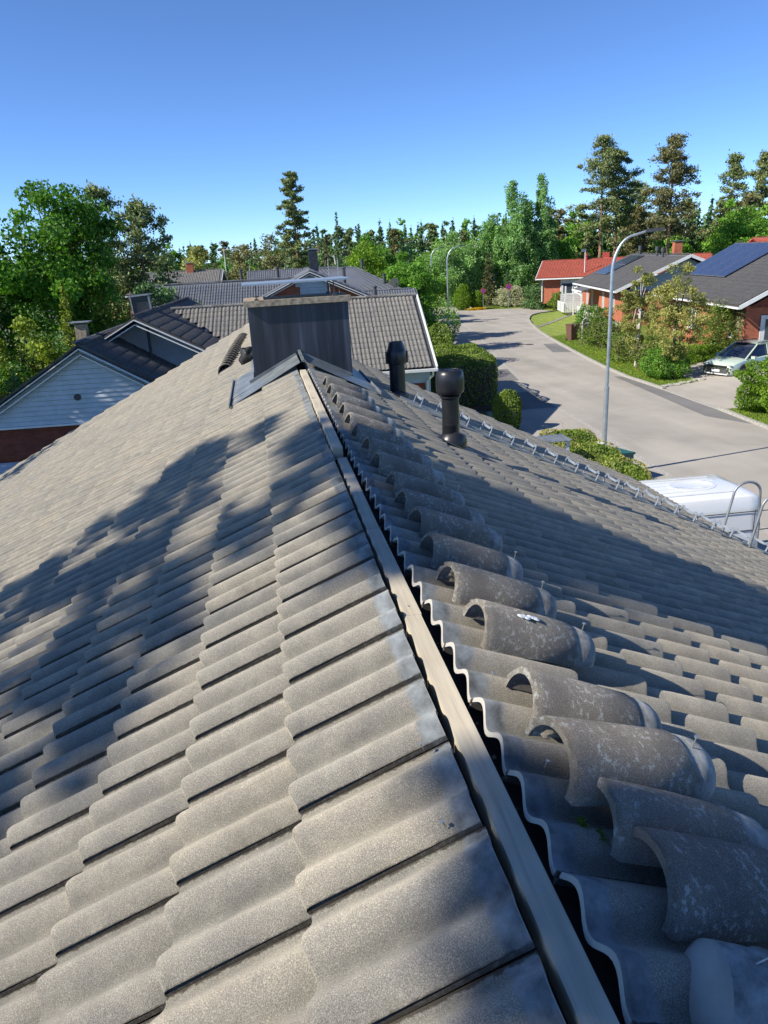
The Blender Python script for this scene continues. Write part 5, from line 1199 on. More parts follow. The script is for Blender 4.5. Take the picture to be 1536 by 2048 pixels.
# ------------------------------------------------------------------ vegetation
def leaves(C, size, seed, asp=0.6, up=0.0, flat=0.0): return rot_quads(C, size, seed, asp, flat, up)
def shell_tint(C, ctr, rs, lo=0.1, hi=1.0):
    return np.clip(lo + (hi-lo)*rs.rand(len(C)), 0, 1)
def limb_mesh(name, segs, mat, n=6):
    m = MB()
    for pts_, r0, r1 in segs: m.tube(pts_, r0, n, r1=r1)
    return m.mesh(name, mat, smooth=True)
def decid(H, W, seed, nleaf, lsize, trunk_h=0.25, clumps=60, mat=None, bark=None, squash=1.0, stems=1, crad=0.16, name='crown', open_=0.0, droop=0.0, blossom=None, lean=0.0):
    rs = np.random.RandomState(seed); z0 = H*trunk_h; cz = (H+z0)/2; rz_ = (H-z0)/2
    cl = []
    while len(cl) < clumps:
        d = rs.randn(3); d /= np.linalg.norm(d); r = rs.rand()**0.45
        p = np.array([d[0]*W/2*r, d[1]*W/2*r, cz + d[2]*rz_*r])
        tz = (p[2]-z0)/(H-z0); wlim = W/2*(math.sin(math.pi*min(1, max(0.02, tz**0.75*0.93+0.05)))**0.6)
        if math.hypot(p[0], p[1]) > wlim: continue
        p[0] += lean*tz; cl.append(p)
    cl = np.array(cl); wgt = 0.5+rs.rand(clumps); wgt /= wgt.sum()
    idx = rs.choice(clumps, nleaf, p=wgt)
    g_ = rs.randn(nleaf, 3); g_ /= np.linalg.norm(g_, axis=1)[:, None]; rr_ = rs.rand(nleaf)[:, None]**0.5
    rad = (crad*W*(0.6+0.8*rs.rand(clumps)))[idx][:, None]
    C = cl[idx] + g_*rr_*rad*np.array([1, 1, 0.75*squash])
    if droop: C[:, 2] -= droop*rs.rand(nleaf)**2*1.0
    V, F = leaves(C, lsize, seed+1, up=0.25)
    ct = 0.25+0.5*rs.rand(clumps); tint = np.clip(ct[idx] + 0.35*(rs.rand(nleaf)-0.4) + 0.15*(rs.rand(nleaf) > 0.93), 0, 1)
    crown = np_mesh(name, V, F, mat, tint=np.repeat(tint, 4))
    segs = []
    for k in range(stems):
        ox = (k-(stems-1)/2)*0.25*W*0.3; top = np.array([lean*0.6+ox*2.0, 0, H*0.82])
        P = [np.array([ox*0.4, 0, 0]), np.array([ox*0.8, 0, z0]), top*0.6+np.array([rs.randn()*0.1, rs.randn()*0.1, z0*0.4]), top]
        segs.append((P, 0.018*H+0.02, 0.01))
        for q in cl[rs.choice(clumps, min(clumps, 16), replace=False)]:
            t = rs.uniform(0.3, 0.75); s0 = P[1]*(1-t)+P[3]*t*0.95; mid_ = (s0+q)/2 + np.array([0, 0, 0.08*H*rs.rand()])
            segs.append(([s0, mid_, q], 0.007*H, 0.006))
    return crown, limb_mesh('trunk', segs, bark or M_BARK)
def tree(name, x, y, meshes, label, cat='tree', rz=0.0, sc=1.0, group=None, z=None):
    o = empty(name, (x, y, (gz(x, y) if z is None else z)-0.03), rz, label=label, cat=cat, group=group)
    if sc != 1.0: o.scale = (sc, sc, sc)
    obj('crown' if cat == 'tree' else 'foliage', meshes[0], o); obj('trunk' if cat == 'tree' else 'stem', meshes[1], o)
    if len(meshes) > 2:
        for q in meshes[2:]: obj('branches' if q.name.startswith('branches') else 'blossom', q, o)
    return o
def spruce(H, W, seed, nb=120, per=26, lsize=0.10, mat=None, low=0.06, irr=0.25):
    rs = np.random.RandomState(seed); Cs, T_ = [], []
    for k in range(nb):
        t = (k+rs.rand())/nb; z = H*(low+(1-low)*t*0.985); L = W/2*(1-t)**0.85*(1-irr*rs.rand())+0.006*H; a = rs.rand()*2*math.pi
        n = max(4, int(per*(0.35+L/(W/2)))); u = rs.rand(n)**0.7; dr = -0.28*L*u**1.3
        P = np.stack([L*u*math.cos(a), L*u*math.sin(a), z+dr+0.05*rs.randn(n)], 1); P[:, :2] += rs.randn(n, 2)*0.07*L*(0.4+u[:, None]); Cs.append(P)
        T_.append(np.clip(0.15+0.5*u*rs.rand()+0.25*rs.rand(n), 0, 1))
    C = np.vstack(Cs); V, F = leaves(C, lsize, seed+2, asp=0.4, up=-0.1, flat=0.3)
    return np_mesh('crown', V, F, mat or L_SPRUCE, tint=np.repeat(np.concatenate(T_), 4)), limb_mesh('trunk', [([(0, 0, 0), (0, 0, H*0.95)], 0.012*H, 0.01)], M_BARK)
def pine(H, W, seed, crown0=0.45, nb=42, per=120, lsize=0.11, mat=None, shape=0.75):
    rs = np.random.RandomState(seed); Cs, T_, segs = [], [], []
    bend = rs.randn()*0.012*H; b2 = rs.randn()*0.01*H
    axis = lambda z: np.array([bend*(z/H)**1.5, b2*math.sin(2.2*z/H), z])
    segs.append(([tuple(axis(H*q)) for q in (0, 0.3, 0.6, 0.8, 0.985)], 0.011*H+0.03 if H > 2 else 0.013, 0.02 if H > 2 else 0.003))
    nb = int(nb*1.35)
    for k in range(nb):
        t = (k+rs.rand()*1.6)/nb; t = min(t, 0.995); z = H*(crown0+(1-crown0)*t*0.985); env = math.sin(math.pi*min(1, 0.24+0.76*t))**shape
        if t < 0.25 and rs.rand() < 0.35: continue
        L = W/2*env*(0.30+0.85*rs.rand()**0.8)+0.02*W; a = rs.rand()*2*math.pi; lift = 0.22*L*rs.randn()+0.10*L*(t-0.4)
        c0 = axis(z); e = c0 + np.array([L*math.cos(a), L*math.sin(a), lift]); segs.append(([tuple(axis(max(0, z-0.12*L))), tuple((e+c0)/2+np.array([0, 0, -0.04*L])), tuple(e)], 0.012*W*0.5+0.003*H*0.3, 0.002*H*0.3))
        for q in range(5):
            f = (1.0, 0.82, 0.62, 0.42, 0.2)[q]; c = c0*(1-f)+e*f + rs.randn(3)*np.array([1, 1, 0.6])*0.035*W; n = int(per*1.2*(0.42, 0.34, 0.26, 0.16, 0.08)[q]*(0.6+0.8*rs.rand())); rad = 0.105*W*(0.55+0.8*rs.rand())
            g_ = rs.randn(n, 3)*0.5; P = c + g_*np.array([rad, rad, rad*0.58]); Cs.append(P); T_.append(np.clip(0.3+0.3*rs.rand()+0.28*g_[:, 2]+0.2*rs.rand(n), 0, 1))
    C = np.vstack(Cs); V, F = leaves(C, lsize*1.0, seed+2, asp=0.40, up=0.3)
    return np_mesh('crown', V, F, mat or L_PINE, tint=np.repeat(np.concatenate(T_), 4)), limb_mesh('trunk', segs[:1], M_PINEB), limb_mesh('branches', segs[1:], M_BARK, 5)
def bush_mesh(w, d, h, n, lsize, seed, mat, box=False, lumps=0.12, stem=True, inner=0.75):
    rs = np.random.RandomState(seed); ph = rs.rand(6)*6
    if box:
        # clipped hedge: points near the surface of a rounded box
        P = (rs.rand(n, 3)*2-1); ax = rs.choice(3, n, p=[0.3, 0.3, 0.4]); s_ = np.sign(rs.rand(n)-0.5); s_[ax == 2] = 1
        depth = 1-0.22*rs.rand(n)**2
        P[np.arange(n), ax] = s_*depth; P = np.sign(P)*np.abs(P)**1.0
        nrm_ = np.maximum(1, (np.abs(P)**5).sum(1)**(1/5)); P = P/nrm_[:, None]
        C = P*np.array([w/2, d/2, h/2]) + np.array([0, 0, h/2])
        C += (np.sin(C[:, [1]]*3.1+ph[0])*0.06 + np.sin(C[:, [0]]*4.3+ph[1])*0.05)*lumps/0.12*P
    else:
        g_ = rs.randn(n, 3); g_ /= np.linalg.norm(g_, axis=1)[:, None]; r = inner+(1-inner)*rs.rand(n)**0.5
        k = 1+lumps*(np.sin(4*g_[:, 0]+ph[0])+np.sin(5*g_[:, 1]+ph[1])+np.sin(6*g_[:, 2]+ph[2])+0.8*np.sin(11*g_[:, 0]+9*g_[:, 2]+ph[3]))
        C = g_*(r*k)[:, None]*np.array([w/2, d/2, h*0.55]) + np.array([0, 0, h*0.47]); C[:, 2] = np.where(C[:, 2] < 0.02, rs.rand(n)*h*0.3, C[:, 2])
    V, F = leaves(C, lsize, seed+1, up=0.25)
    tl = 0.35+0.3*np.sin(C[:, 0]*5+ph[4])*np.sin(C[:, 1]*4+ph[5]); tint = np.clip(tl+0.6*(rs.rand(n)-0.4), 0, 1)
    fol = np_mesh('foliage', V, F, mat, tint=np.repeat(tint, 4))
    segs = []
    for k in range(7):
        a = rs.rand()*6.28; segs.append(([(0.05*math.cos(a)*w, 0.05*math.sin(a)*d, 0), (0.3*w*math.cos(a)*rs.rand(), 0.3*d*math.sin(a)*rs.rand(), h*0.75)], 0.025, 0.008))
    return fol, limb_mesh('stem', segs, M_BARK, 5)
def bush(x, y, w, d, h, n, ls, seed, mat, label, cat='bush', rz=0, name='bush', box=False, lumps=0.12, group=None, z=None, extra=None, inner=0.75):
    ms = list(bush_mesh(w, d, h, n, ls, seed, mat, box, lumps, inner=inner))
    if extra is not None:
        e = bush_mesh(w*1.02, d*1.02, h*1.02, extra[1], extra[2], seed+50, extra[0], box, lumps, inner=0.93)[0]; ms.append(e)
    o = tree(name, x, y, ms, label, cat, rz, group=group, z=z)
    if box: MB().box((0, 0, h*0.44), (w*0.84, d*0.9, h*0.84)).build('inner_twigs', M_BARK, o)
    return o

HT = GZ
# left side trees
tree('maple_tree', -9.3, 39.2, decid(10.9, 6.6, 11, 26000, 0.10, 0.30, 95, L_MAPLE, stems=2, crad=0.13), 'big bright green maple rising highest at the left')
tree('maple_tree', -13.0, 38.0, decid(9.6, 5.0, 12, 15000, 0.10, 0.28, 60, L_MAPLE, crad=0.14), 'darker maple at the far left edge beside the tallest one')
tree('pine_tree', -9.3, 50.5, pine(11.6, 3.8, 13, 0.25, 50, 120, 0.11, L_PINE, 0.6), 'grey-green pine right behind the big maple, its tip the highest of the left pines')
tree('pine_tree', -7.2, 50.0, pine(10.6, 4.0, 14, 0.25, 50, 120, 0.11, L_PINE, 0.6), 'grey-green pine to the right of the pine behind the big maple')
tree('spruce_tree', -6.0, 53.0, spruce(9.7, 4.2, 15, 130, 26, 0.10), 'dark spruce at the right end of the left tree group')
tree('spruce_tree', -10.5, 46.0, spruce(10.0, 4.6, 16, 130, 26, 0.10), 'dark spruce tucked behind the big maple')
tree('thuja_tree', -8.5, 34.8, spruce(6.5, 2.5, 17, 170, 34, 0.055, L_THUJA, 0.02, 0.4), 'yellow-green thuja behind the garage, the shorter bushier one')
tree('thuja_tree', -7.6, 37.6, spruce(7.0, 3.1, 18, 190, 36, 0.055, L_THUJA, 0.02, 0.4), 'golden-tipped thuja behind the garage, the taller one')
tree('small_tree', -5.6, 44.0, decid(6.5, 4.6, 19, 9000, 0.08, 0.15, 40, L_SPRUCE), 'dull dark green tree beside the far end of the blue-grey roof')
tree('small_tree', -10.4, 33.5, decid(5.2, 3.2, 20, 7000, 0.07, 0.2, 40, L_THUJA), 'low sun-flecked tree at the left edge above the garage roof')
bush(-10.8, 31.5, 2.4, 2.2, 3.2, 5000, 0.06, 21, L_MAPLE, 'dark leafy shrub at the left edge in front of the maple', lumps=0.2)
bush(-9.7, 30.0, 1.1, 1.1, 3.0, 4000, 0.05, 22, L_SPRUCE, 'narrow dark columnar shrub left of the garage gable', lumps=0.08)
tree('apple_tree', -12.0, 42.0, decid(5.4, 4.2, 23, 7000, 0.07, 0.2, 40, L_BIRCH), 'pale grey-green small tree glimpsed under the maple')
hx = empty('house', (-17.5, 47.0, GZ), R(20), label='red brick house barely glimpsed through the trees at the left edge', cat='house')
bpy.context.view_layer.update(); gable_roof(hx, -6, 6, -4, 4, 2.8, 4.6, M_TILE_N, nmax=0); MB().box((0, 0, 1.3), (11, 7, 2.6)).build('wall', M_BRICK, hx)
pg = empty('pergola', (-9.3, 29.0, GZ), R(-5), label='dark wooden pergola frame half hidden left of the garage gable', cat='pergola')
m = MB()
for x in (-0.9, 0.9):
    for y in (-0.6, 0.6): m.box((x, y, 1.2), (0.09, 0.09, 2.4))
m.box((0, -0.6, 2.42), (2.2, 0.08, 0.1)); m.box((0, 0.6, 2.42), (2.2, 0.08, 0.1)); m.box((0, -0.6, 1.2), (1.8, 0.05, 0.08))
m.build('frame', M_BARK, pg)

# shade trees standing out of the picture to the left: unseen crowns shaped to throw the dappled shade on the roof
def shade_tree(x, y, H, polyL, polyR, seed, n, label, rc=0.42, dist=15.5, lsz=0.10, per=78):
    rs = np.random.RandomState(seed); C = []
    def inside(P, poly):
        x_, y_ = P; c = False; j = len(poly)-1
        for i in range(len(poly)):
            if (poly[i][1] > y_) != (poly[j][1] > y_) and x_ < (poly[j][0]-poly[i][0])*(y_-poly[i][1])/(poly[j][1]-poly[i][1])+poly[i][0]: c = not c
            j = i
        return c
    for side, poly in ((-1, polyL), (1, polyR)):
        if not poly: continue
        ss = [p[0] for p in poly]; yy = [p[1] for p in poly]; area = (max(ss)-min(ss))*(max(yy)-min(yy)); tries = max(60, int(n*area)*3) if area < 0.5 else int(n*area)
        for _ in range(tries):
            s = rs.uniform(min(ss), max(ss)); y_ = rs.uniform(min(yy), max(yy))
            if not inside((s, y_), poly): continue
            if any(((s*side-hs)*0.55)**2 + ((y_-hy)*1.15 - (s*side-hs)*0.25)**2 < hr**2 for hs, hy, hr in HOLES): continue
            P = np.array(hw(side, s, y_)); d = dist + rs.randn()*1.1
            C.append(P + np.array(SD)*d)
    C = np.array(C); g0 = rs.randn(len(C)*per, 3)*np.array([0.40, 0.17, 0.085]); ax0 = np.array(SD); ax1 = np.cross(ax0, [0, 0, 1]); ax1 /= np.linalg.norm(ax1); ax2 = np.cross(ax1, ax0)
    L_ = np.repeat(C, per, 0) + g0[:, :1]*ax0 + g0[:, 1:2]*ax1 + g0[:, 2:]*ax2
    base = np.array([x, y, gz(x, y)]); V, F = leaves(L_-base, lsz, seed, up=0.2)
    tint = np.clip(0.5+0.5*rs.randn(len(L_))*0.5, 0, 1)
    crown = np_mesh('crown', V, F, L_MAPLE, tint=np.repeat(tint, 4))
    segs = [([(0, 0, 0), (0.1, 0.1, H*0.5), (0.0, 0.2, H*0.9)], 0.16, 0.03)]
    for q in C[rs.choice(len(C), min(30, len(C)), replace=False)]:
        q = q-base; segs.append(([(0.05, 0.1, min(H*0.8, q[2]*0.75)), tuple(q*np.array([0.5, 0.5, 0.9])), tuple(q)], 0.04, 0.01))
    o = empty('shade_tree', tuple(base), 0, label=label, cat='tree'); obj('crown', crown, o); obj('trunk', limb_mesh('trunk', segs, M_BARK), o)
HOLES = [(-0.12, 3.72, 0.22), (-0.62, 3.30, 0.24), (-0.93, 3.50, 0.18), (-1.5, 4.1, 0.25), (-0.35, 4.5, 0.20), (-2.0, 3.6, 0.22), (-0.5, 5.6, 0.18), (-1.25, 5.3, 0.20), (-2.3, 4.6, 0.25), (-0.75, 4.4, 0.17), (-1.1, 2.9, 0.15), (-1.6, 3.0, 0.18), (-0.25, 5.2, 0.15), (-1.9, 5.2, 0.2), (-2.7, 3.9, 0.22), (-2.8, 5.2, 0.2), (-0.3, 3.05, 0.13), (-0.5, 3.95, 0.11), (-1.0, 5.9, 0.13), (-1.2, 4.7, 0.12), (-0.1, 4.2, 0.10), (-1.45, 3.55, 0.12), (-2.1, 4.2, 0.13), (-0.7, 5.0, 0.12)]
shade_tree(-13.2, 1.6, 15.0, [(4.2, 6.9), (3.1, 6.2), (2.3, 5.9), (1.55, 6.5), (0.88, 6.8), (0.37, 6.0), (0.0, 4.8), (0.0, 2.45), (0.5, 2.85), (0.9, 2.45), (1.3, 2.1), (1.8, 1.65), (2.4, 1.2), (4.2, 0.7)],
           [(0.0, 4.8), (0.65, 4.85), (1.1, 4.3), (1.53, 4.4), (1.88, 4.5), (2.68, 4.7), (4.1, 5.2), (4.1, 4.0), (2.6, 3.5), (2.0, 3.35), (1.38, 3.15), (0.71, 2.85), (0.2, 2.6), (0.0, 2.5)], 31, 7.5,
           'tall leafy tree standing beside the house, out of the picture to the left')
HOLES = []
shade_tree(-14.0, -0.4, 13.6, [(0.0, 2.45), (0.5, 2.9), (1.0, 2.6), (1.5, 2.3), (2.6, 1.5), (2.4, 1.0), (1.75, 1.5), (1.4, 1.9), (0.85, 2.25), (0.4, 2.35)], None, 36, 1.6, 'slender leafy tree out of the picture, dappling the near tiles', per=70)
shade_tree(-12.6, -1.6, 14.0, None, [(0.0, 1.02), (0.30, 1.28), (0.8, 1.25), (2.0, 1.2), (2.0, -0.6), (0.0, -0.8)], 32, 7.0, 'added unseen leafy tree behind the camera, shading the near right slope')  # crown added to shade the near end of the right slope
shade_tree(-15.5, 15.0, 14.0, [(8.6, 18.0), (7.0, 18.4), (5.9, 18.5), (5.0, 18.6), (5.6, 17.2), (6.4, 16.0), (8.6, 14.4)], None, 33, 3.0, 'leafy tree at the left beyond the eave, shading the roof corner', per=50)
tree('maple_tree', -17.2, 21.0, decid(15.0, 8.0, 34, 16000, 0.13, 0.30, 70, L_MAPLE, crad=0.14), 'maple out of the picture at the left that shades the garage gable')
tree('maple_tree', -17.8, 27.5, decid(14.0, 7.0, 35, 12000, 0.13, 0.30, 60, L_MAPLE, crad=0.14), 'second maple out of the picture at the left, shading the garage roof')

# centre distance
tree('pine_tree', 5.2, 99.8, pine(16.9, 3.7, 41, 0.36, 54, 150, 0.16, L_PINE, 0.45), 'lone tall slender pine with orange trunk above the chimney')
tree('spruce_tree', 10.9, 104.4, spruce(12.4, 2.6, 42, 110, 20, 0.14), 'thin pointed spruce standing above the woods right of the lone pine')
tree('small_tree', 1.6, 84.0, decid(9.0, 5.2, 43, 5000, 0.13, 0.15, 40, L_BROWN, crad=0.2), 'brownish barely leafed tree behind the blue-grey roof')
tree('small_tree', -6.2, 84.0, decid(9.6, 4.2, 44, 6000, 0.13, 0.1, 40, L_YELLOW, crad=0.18, bark=M_BIRCHB), 'pale yellow-green young tree above the distant brick chimney')
tree('small_tree', -1.5, 86.0, decid(9.2, 4.0, 45, 5000, 0.13, 0.15, 36, L_BROWN, crad=0.18), 'brownish tree between the pale yellow tree and the lone pine')
tree('spruce_tree', 0.2, 78.0, spruce(6.8, 3.2, 46, 110, 24, 0.12), 'short dark spruce behind the blue-grey roof')
tree('spruce_tree', 8.0, 90.0, spruce(9.4, 3.6, 47, 110, 24, 0.13, L_PINEW), 'bronze-tipped conifer right of the lone pine')
tree('spruce_tree', 12.2, 95.0, spruce(10.3, 3.9, 48, 110, 24, 0.13), 'broad dark spruce between the slate-blue roof and the woods')
bush(5.0, 72.0, 6.0, 3.0, 3.6, 5000, 0.10, 49, L_GREEN, 'green rounded shrub mass beyond the blue-grey ridge', lumps=0.2)
bush(-0.8, 70.0, 5.0, 3.0, 5.0, 4500, 0.09, 50, L_YELLOW, 'yellowish shrub mass beyond the blue-grey ridge', lumps=0.25)
tree('leafy_tree', 9.9, 52.5, decid(7.0, 4.6, 51, 20000, 0.085, 0.06, 90, L_GREEN, stems=2, crad=0.14), 'bright green leafy tree beside the far end of the light roof')
tree('leafy_tree', 12.6, 60.0, decid(6.6, 4.4, 52, 13000, 0.09, 0.06, 70, L_GREEN, crad=0.14), 'second bright green tree in front of the middle street lamp')
tree('leafy_tree', 8.3, 62.0, decid(8.0, 5.0, 53, 11000, 0.10, 0.08, 70, L_LIME, crad=0.14), 'lime green tree behind the slate-blue roof')
tree('leafy_tree', 14.8, 74.0, decid(6.8, 4.4, 54, 9000, 0.11, 0.06, 60, L_GREEN, crad=0.14), 'green tree by the farthest street lamp')
tree('leafy_tree', 11.8, 80.0, decid(9.2, 6.0, 55, 9000, 0.13, 0.08, 60, L_GREEN, crad=0.15), 'wide green tree left of the farthest street lamp')
# hedge line at the parking side
bush(9.9, 46.0, 3.2, 4.2, 3.2, 14000, 0.055, 56, L_GREEN, 'loose light green shrub overhanging the parking strip beneath the middle lamp', lumps=0.16, extra=(L_BLOOM, 500, 0.04))
bush(8.8, 41.0, 3.0, 5.4, 2.6, 14000, 0.05, 57, L_HEDGE, 'yellow-green hedge beside the house with the light roof', 'hedge', lumps=0.12, name='hedge')
bush(8.6, 35.0, 3.0, 7.4, 2.35, 17000, 0.05, 58, L_HEDGE, 'long rounded dark hedge mostly in shadow behind the black vent', 'hedge', R(-6), 'hedge', box=True, lumps=0.14)
bush(8.75, 27.6, 1.15, 1.15, 1.65, 7000, 0.038, 59, L_HEDGE, 'small egg-shaped clipped bush standing by itself near the parking strip', lumps=0.03)
bush(8.75, 19.9, 1.6, 6.6, 1.15, 18000, 0.042, 60, L_HEDGE, 'long low clipped hedge running along the roof edge below the nearest lamp', 'hedge', R(-5), 'hedge', box=True, lumps=0.1, extra=(L_YELLOW, 5000, 0.035))
# far road side
tree('willow_tree', 23.6, 97.0, decid(8.6, 7.6, 61, 19000, 0.13, 0.03, 80, L_BIRCH, crad=0.15, droop=0.5), 'pale drooping willow-like tree where the road disappears')
tree('birch_tree', 26.8, 101.0, decid(9.6, 7.0, 62, 15000, 0.14, 0.05, 60, L_BIRCH, crad=0.15, droop=0.6, bark=M_BIRCHB), 'pale leafy birch thicket behind the willow')
tree('spruce_tree', 28.0, 93.0, spruce(6.4, 3.6, 63, 130, 26, 0.11, L_PINEW), 'bronze-green conifer left of the tall birches')
tree('spruce_tree', 30.0, 91.5, spruce(4.4, 3.4, 64, 110, 26, 0.10, L_SPRUCE, 0.02), 'low dark conifer behind the larger no-parking sign')
bush(23.8, 89.6, 2.3, 2.2, 2.9, 6000, 0.07, 65, L_LIME, 'larger bright lime clipped bush behind the smaller sign', lumps=0.04)
bush(25.6, 89.6, 1.9, 1.8, 2.0, 5000, 0.07, 66, L_LIME, 'smaller bright lime clipped bush behind the smaller sign', lumps=0.04)
bush(31.6, 84.6, 3.4, 3.2, 2.3, 7000, 0.085, 67, L_SPRUCE, 'dark mounded juniper in front of the red-roofed house', lumps=0.2)
bush(34.2, 83.4, 3.2, 2.6, 2.0, 5500, 0.085, 68, L_PINE, 'dark spreading shrub under the white-trimmed window', lumps=0.2)
bush(31.9, 79.6, 2.5, 2.4, 1.75, 6500, 0.065, 69, L_HEDGE, 'light green rounded bush at the corner of the mown lawn', lumps=0.1)
bush(29.8, 90.0, 3.0, 2.6, 2.3, 4000, 0.08, 70, L_BLOOM, 'white-flowering shrub on the bank left of the red-roofed house', lumps=0.2)
bush(25.0, 88.0, 2.4, 0.6, 0.35, 900, 0.05, 71, L_FLOW, 'patch of yellow flowers at the foot of the lime bushes', 'flowers', name='flower_patch')
tree('birch_tree', 34.0, 99.0, decid(15.2, 4.9, 72, 22000, 0.125, 0.06, 110, L_BIRCH, crad=0.13, droop=1.3, bark=M_BIRCHB, lean=-0.4), 'tall drooping birch, left of the tall pair')
tree('birch_tree', 37.0, 99.0, decid(14.6, 4.3, 73, 19000, 0.125, 0.06, 100, L_BIRCH, crad=0.13, droop=1.3, bark=M_BIRCHB), 'tall drooping birch, right of the tall pair')
tree('birch_tree', 31.4, 101.0, decid(11.2, 5.6, 74, 17000, 0.135, 0.05, 70, L_BIRCH, crad=0.14, droop=1.0, bark=M_BIRCHB), 'lower drooping birch left of the tall pair')
# tall pines on the right
tree('pine_tree', 43.9, 96.0, pine(18.4, 6.0, 75, 0.42, 46, 150, 0.15, L_PINE, 0.7), 'tallest pine of the close pair, left one, with bare grey-orange trunk')
tree('pine_tree', 46.6, 97.6, pine(17.0, 4.8, 76, 0.40, 42, 150, 0.15, L_PINE, 0.6), 'right pine of the close pair, orange trunk')
tree('pine_tree', 49.6, 89.4, pine(17.3, 6.2, 77, 0.36, 52, 160, 0.15, L_PINEW, 0.7), 'big bronze-needled pine standing alone beside the lamp arm')
tree('pine_tree', 58.7, 115.8, pine(14.2, 6.0, 78, 0.40, 36, 110, 0.17, L_PINE, 0.6), 'thin blue-grey pine between the pair and the bronze pine')
tree('pine_tree', 73.3, 113.1, pine(17.4, 5.6, 79, 0.35, 40, 130, 0.17, L_PINE, 0.75), 'hazy pine, left one of the two at the right edge')
tree('pine_tree', 75.6, 110.4, pine(17.2, 4.8, 80, 0.35, 40, 130, 0.17, L_PINE, 0.7), 'hazy pine, right one of the two at the right edge')
tree('pine_tree', 52.0, 101.0, pine(10.4, 4.6, 81, 0.30, 34, 110, 0.16, L_PINEW, 0.6), 'short bronze pine below the lamp arm')
tree('leafy_tree', 61.5, 92.0, decid(9.0, 10.5, 82, 14000, 0.16, 0.06, 90, L_GREEN, crad=0.12), 'broad fresh green tree above the solar roof')
tree('leafy_tree', 72.0, 98.0, decid(9.4, 10.0, 83, 10000, 0.17, 0.06, 80, L_LIME, crad=0.12), 'lime green tree at the right edge below the hazy pines')
tree('leafy_tree', 54.0, 96.0, decid(7.2, 6.5, 84, 8000, 0.16, 0.06, 60, L_GREEN, crad=0.14), 'green tree right of the bronze pine trunk')
tree('leafy_tree', 41.0, 101.0, decid(7.6, 6.0, 85, 8000, 0.16, 0.06, 60, L_GREEN, crad=0.14), 'green tree behind the red roof left of the pine pair')
# garden of the houses across the street
tree('young_tree', 20.3, 39.6, decid(5.6, 2.2, 86, 11000, 0.05, 0.18, 80, L_YELLOW, crad=0.11, bark=M_BIRCHB), 'slim yellow-green young tree, left of the two in the garden')
tree('young_tree', 19.85, 35.0, decid(5.7, 3.1, 87, 14000, 0.05, 0.18, 110, L_YELLOW, crad=0.10), 'wider pale-leafed young tree, right of the two in the garden')
bush(24.5, 54.6, 2.8, 2.4, 2.0, 7500, 0.055, 88, L_GREEN, 'dark green bush behind the mailbox', lumps=0.16)
bush(22.3, 48.4, 1.9, 4.2, 1.7, 7000, 0.05, 89, L_HEDGE, 'mixed yellow-green shrub right of the mailbox bush', lumps=0.2, extra=(L_BROWN, 2500, 0.05))
bush(20.9, 41.6, 1.7, 3.4, 1.7, 7000, 0.045, 90, L_BROWN, 'half-bare brownish hedge in the middle of the garden edge', 'hedge', name='hedge', lumps=0.15, extra=(L_HEDGE, 4000, 0.05))
bush(20.5, 38.2, 1.7, 3.0, 1.6, 8000, 0.045, 91, L_HEDGE, 'loose leafy hedge piece beneath the two young trees', 'hedge', name='hedge', lumps=0.15, extra=(L_BROWN, 2500, 0.05))
bush(19.75, 35.6, 1.8, 2.4, 1.7, 10000, 0.042, 92, L_GREEN, 'dense green bush at the driveway corner', lumps=0.12)
bush(24.8, 38.4, 2.6, 2.2, 2.6, 9000, 0.05, 93, L_HEDGE, 'light green bush behind the parked green car', lumps=0.18, extra=(L_YELLOW, 2500, 0.045))
bush(23.2, 38.0, 1.5, 1.2, 0.9, 3000, 0.045, 94, L_LIME, 'low lime shrub at the bonnet of the green car', lumps=0.15)
bush(28.0, 38.2, 2.4, 2.2, 2.4, 6000, 0.05, 95, L_HEDGE, 'white-blossomed bush beside the porch of the nearest brick house', lumps=0.18, extra=(L_BLOOM, 3500, 0.05))
bush(19.4, 26.2, 3.2, 3.0, 2.1, 17000, 0.048, 96, L_LIME, 'bright bush overlapping the front wheel of the green car', lumps=0.16)
bush(20.9, 25.0, 3.4, 3.0, 2.2, 13000, 0.045, 97, L_GREEN, 'white-flowering bush at the right edge of the picture', lumps=0.18, extra=(L_BLOOM, 5000, 0.045))
# climber on the wall of house A
rs = np.random.RandomState(98); n = 5200
Xl = rs.rand(n)*3.6+0.2; Zl = rs.rand(n)**1.0*2.5; kp = (np.sin(Xl*2.2)+np.sin(Zl*3+Xl)+0.7*rs.randn(n)) > -0.2
C = np.stack([Xl[kp], -0.55+0.12*rs.rand(kp.sum()), Zl[kp]], 1); V, F = leaves(C, 0.05, 98)
obj('climber', np_mesh('climber', V, F, L_BROWN, tint=np.repeat(rs.rand(len(C)), 4)), hA, kind='stuff')

# verge grass (uncountable blades)
rs = np.random.RandomState(99); n = 42000; Yg = rs.uniform(20, 56, n); off = rs.rand(n)**1.2*2.0+0.18
Xg = np.interp(Yg, [a for a, b in KR], [b for a, b in KR]) + off; ok = ~((Yg > 27.6) & (Yg < 33.6)); Xg, Yg = Xg[ok], Yg[ok]
C = np.stack([Xg, Yg, np.array([gz(x, y) for x, y in zip(Xg, Yg)])+0.06], 1); V, F = rot_quads(C, 0.075, 5, 0.14, 0.0, 1.6)
obj('verge_grass', np_mesh('verge_grass', V, F, L_GRASS, tint=np.repeat(np.clip(0.5+0.3*rs.randn(len(C)), 0, 1), 4)), kind='stuff', cat='grass', label='long verge grass between the kerb and the garden hedges')
n = 160; Yf = rs.uniform(34, 50, n); Xf = np.interp(Yf, [a for a, b in KR], [b for a, b in KR])+rs.uniform(0.4, 1.6, n)
